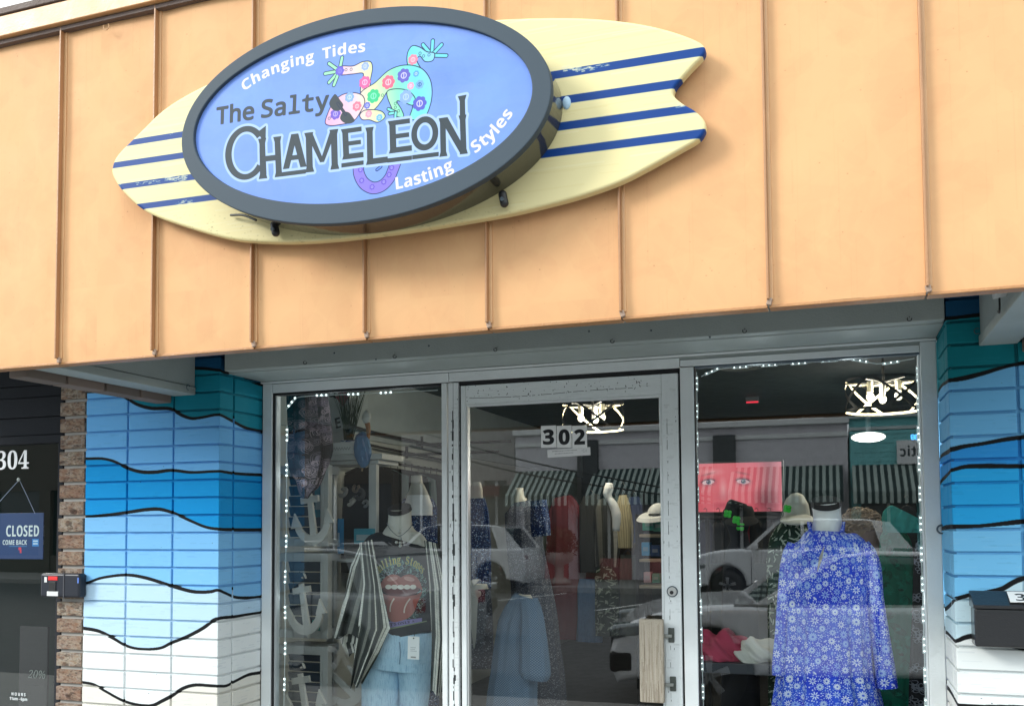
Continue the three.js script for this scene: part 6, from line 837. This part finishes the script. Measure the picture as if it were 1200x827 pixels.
// cars: body from a side outline, cabin, wheels
function car(label, x, z, yaw, color, o = {}) {
  const Lg = o.len ?? 4.6, wd = o.wide ?? 1.84, rh = o.roof ?? 1.5, gr = -0.15, t = thing('parked_car', label, 'car', [x, gr, z], null);
  const bm = mat({ physical: true, color, metalness: o.metal ?? 0, roughness: 0.28, clearcoat: 1, clearcoatRoughness: 0.04 }), gm = mat({ physical: true, color: [0.012, 0.014, 0.016], roughness: 0.05, clearcoat: 1 }), tr = plain([0.018, 0.018, 0.018], 0.85), S = (L) => new THREE.Shape(L.map((q) => new THREE.Vector2(...q)));
  const put = (p, n, g, m, at = [0, 0, 0], rot) => { const e = new THREE.Mesh(g, m); e.name = n; e.position.set(...at); if (rot) e.rotation.set(...rot); e.castShadow = e.receiveShadow = true; p.add(e); return e; };
  const h = Lg / 2, wr = 0.345, fx = -h + 0.92, rx = h - 0.95, low = 0.26, ht = o.hood ?? 0.98, belt = o.belt ?? 1.0;
  const arch = (cx) => { const a = []; for (let i = 0; i <= 12; i++) { const q = Math.PI - Math.PI * i / 12; a.push([cx + 0.41 * Math.cos(q), low + Math.max(0, 0.44 * Math.sin(q) + 0.09)]); } return a; };
  const side = new THREE.Shape(); side.moveTo(-h + 0.08, low); const aF = arch(fx), aR = arch(rx); for (const q of aF) side.lineTo(...q); for (const q of aR) side.lineTo(...q);
  side.lineTo(h - 0.08, low); side.bezierCurveTo(h + 0.02, 0.5, h, 0.8, h - 0.06, belt + 0.02); side.lineTo(-h + 1.42, belt); side.bezierCurveTo(-h + 0.9, ht + 0.02, -h + 0.4, ht - 0.06, -h + 0.16, ht - 0.2); side.bezierCurveTo(-h - 0.02, 0.66, -h - 0.02, 0.45, -h + 0.08, low);
  const bev = (d, s) => ({ depth: d - 2 * s, bevelEnabled: true, bevelThickness: s, bevelSize: s * 0.7, bevelOffset: -s * 0.7, bevelSegments: 4 });
  const body = put(t, 'body', new THREE.ExtrudeGeometry(side, bev(wd, 0.1)).translate(0, 0, -wd / 2 + 0.1), bm);
  const cab = S([[-h + 1.35, belt - 0.03], [-h + 2.02, rh - 0.03], [-h + 2.4, rh], [h - 1.1, rh - 0.03], [h - 0.62, rh - 0.1], [h - 0.16, belt - 0.03]]);
  const cabin = put(t, 'cabin_glass', new THREE.ExtrudeGeometry(cab, bev(wd - 0.24, 0.14)).translate(0, 0, -wd / 2 + 0.26), gm);
  put(t, 'roof', new THREE.ExtrudeGeometry(S([[-h + 2.0, rh - 0.06], [-h + 2.4, rh + 0.012], [h - 1.1, rh - 0.014], [h - 0.6, rh - 0.085], [h - 0.62, rh - 0.13], [h - 1.1, rh - 0.07], [-h + 2.4, rh - 0.05]]), bev(wd - 0.3, 0.05)).translate(0, 0, -wd / 2 + 0.2), bm);
  for (const s of [-1, 1]) {
    const zz = s * (wd / 2 - 0.115), pil = (p) => new THREE.ExtrudeGeometry(S(p), { depth: 0.03, bevelEnabled: false }).translate(0, 0, zz - 0.015);
    put(t, 'pillar', join([pil([[-h + 1.3, belt - 0.02], [-h + 1.42, belt - 0.02], [-h + 2.1, rh - 0.05], [-h + 2.0, rh - 0.05]]), pil([[h - 0.75, belt - 0.02], [h - 0.12, belt - 0.02], [h - 0.6, rh - 0.08], [h - 0.95, rh - 0.06]]), pil([[0.05, belt - 0.02], [0.13, belt - 0.02], [0.12, rh - 0.05], [0.05, rh - 0.05]])]), bm);
    const dz = s * (wd / 2 + 0.002); for (const [a, b] of [[-h + 1.45, 0.08], [0.1, h - 1.3]]) { put(body, 'door_gap', join([new THREE.BoxGeometry(0.012, 0.62, 0.006).translate(a, 0.69, dz - s * 0.002), new THREE.BoxGeometry(0.012, 0.62, 0.006).translate(b, 0.69, dz - s * 0.002)]), tr); put(body, 'door_handle', new RoundedBoxGeometry(0.17, 0.03, 0.03, 1, 0.01).translate(b - 0.2, 0.86, dz), bm); }
    put(t, 'mirror', new RoundedBoxGeometry(0.12, 0.13, 0.2, 2, 0.04).translate(-h + 1.55, belt + 0.06, s * (wd / 2 + 0.06)), bm);
    put(t, 'window_trim', new THREE.BoxGeometry(2.5, 0.02, 0.02).translate(0.1, belt + 0.005, s * (wd / 2 - 0.05)), M.steel);
    put(t, 'headlight', new RoundedBoxGeometry(0.46, 0.13, 0.3, 2, 0.05).rotateZ(0.12).translate(-h + 0.24, 0.76, s * (wd / 2 - 0.138)), mat({ physical: true, color: [0.22, 0.24, 0.25], roughness: 0.1, metalness: 0.3, clearcoat: 1 })); put(t, 'intake', new RoundedBoxGeometry(0.22, 0.2, 0.44, 2, 0.04).translate(-h + 0.12, 0.47, s * (wd / 2 - 0.212)), M.black);
    put(t, 'tail_light', new RoundedBoxGeometry(0.14, 0.22, 0.26, 2, 0.04).translate(h - 0.09, 0.86, s * (wd / 2 - 0.2)), plain([0.2, 0.01, 0.014], 0.2));
    for (const cx of [fx, rx]) { const wz = s * (wd / 2 - 0.13), w = put(t, 'wheel', new THREE.TorusGeometry(wr - 0.09, 0.095, 12, 32), tr, [cx, wr, wz]); const rim = [new THREE.TorusGeometry(0.235, 0.018, 8, 32)]; for (let i = 0; i < 5; i++) for (const o2 of [-0.1, 0.1]) rim.push(new THREE.BoxGeometry(0.035, 0.24, 0.03).translate(0, 0.12, 0).rotateZ(i * 1.2566 + o2)); put(w, 'rim', join(rim), plain([0.5, 0.52, 0.54], 0.3, 0.8), [0, 0, s * 0.05]); put(w, 'brake_disc', new THREE.CylinderGeometry(0.23, 0.23, 0.02, 24).rotateX(Math.PI / 2), plain([0.03, 0.03, 0.03], 0.6), [0, 0, -s * 0.02]); }
    put(t, 'wheel_arch', new THREE.BoxGeometry(Lg - 0.6, 0.2, 0.02).translate(0, 0.36, s * (wd / 2 - 0.3)), M.matt);
  }
  put(t, 'underbody', new THREE.BoxGeometry(Lg - 0.5, 0.16, wd - 0.3).translate(0, 0.28, 0), M.matt);
  put(t, 'grille', new RoundedBoxGeometry(0.1, 0.24, 0.8, 2, 0.03).translate(-h + 0.045, 0.62, 0), M.black); put(t, 'bumper_slot', new RoundedBoxGeometry(0.1, 0.09, 1.1, 2, 0.03).translate(-h + 0.04, 0.36, 0), M.black);
  t.rotation.y = yaw; return t;
}
{
  const f = PM(706, 760, 4.9); car('silvery white car parked at the kerb behind the photographer, mirrored in the right window', f.x + 2.27, 5.75, -0.17, [0.8, 0.81, 0.82], { metal: 0.1, roof: 1.47, hood: 1.0, belt: 0.99, len: 4.6 });
  const s = PM(869, 664, 18); car('white high car parked at the far kerb, mirrored left of the blue dress', s.x + 1.3, 18, 0, [0.74, 0.75, 0.76], { roof: 1.82, hood: 1.16, belt: 1.16, len: 4.9 });
  const l = PM(588, 620, 15); car('white high car parked across the road, mirrored at the left of the door glass', l.x - 2.9, 19.0, 0.0, [0.7, 0.71, 0.72], { roof: 1.75, hood: 1.12, belt: 1.12, len: 4.8 });
  const d = PM(575, 660, 9.5); car('dark car parked near the kerb, mirrored at the left of the door glass', d.x - 2.6, 9.6, Math.PI + 0.05, [0.02, 0.022, 0.028], { roof: 1.5, len: 4.7 });
  car('grey car parked at the kerb farther left, mirrored in the dark shop window', -6.4, 6.0, 0.1, [0.22, 0.24, 0.25], { roof: 1.5, len: 4.6 });
}
{ // wires over the street
  for (const [l, a, b, c] of [['upper of two thin wires over the street, mirrored in the door glass', [470, 500], [620, 541], [780, 572]], ['lower of two thin wires over the street, mirrored in the door glass', [470, 520], [620, 556], [780, 580]]]) { const q = [PM(...a, 15), PM(...b, 15.4), PM(...c, 15.8)], w = thing('power_line', l, 'wire', q[1]); wpart(w, 'cable', tube([q[0].clone().add(q[0].clone().sub(q[1]).multiplyScalar(1.2)), ...q, q[2].clone().add(q[2].clone().sub(q[1]).multiplyScalar(0.8))], 0.018, 30, 5), M.matt); }
}
{ // planter on the far pavement
  const p = PM(655, 640, 19.6), t = thing('planter', 'stone planter with dark shrub on the far pavement', 'planter', [p.x, 0, 19.6]); part(t, 'pot', new THREE.LatheGeometry([[0, 0], [0.3, 0], [0.3, 0.1], [0.12, 0.2], [0.12, 0.5], [0.36, 0.62], [0.4, 0.85], [0.34, 0.85]].map((q) => new THREE.Vector2(...q)), 24), paint([0.4, 0.38, 0.35], 0.9), [p.x, 0.0, 19.6]);
  const pos = []; for (let i = 0; i < 900; i++) { const v = V(rr(-1, 1), rr(-0.5, 1), rr(-1, 1)).normalize().multiplyScalar(0.5 * Math.cbrt(rnd())), q = V(p.x, 1.05, 19.6).add(v), a = V(rr(-1, 1), rr(-1, 1), rr(-1, 1)).multiplyScalar(0.07), b = V(rr(-1, 1), rr(-1, 1), rr(-1, 1)).multiplyScalar(0.06); for (const k of [q.clone().sub(a), q.clone().add(b), q.clone().add(a)]) pos.push(k.x, k.y, k.z); } const g = new THREE.BufferGeometry(); g.setAttribute('position', new THREE.Float32BufferAttribute(pos, 3)); g.computeVertexNormals(); wpart(t, 'shrub', g, plain([0.04, 0.06, 0.03], 0.9));
}

// ---------- draw ----------
const renderer = new THREE.WebGLRenderer({ antialias: true });
renderer.setSize(1024, 705);
renderer.shadowMap.enabled = true; renderer.shadowMap.type = THREE.PCFSoftShadowMap;
renderer.toneMapping = THREE.LinearToneMapping; renderer.toneMappingExposure = EXPOSURE;
renderer.render(scene, camera);
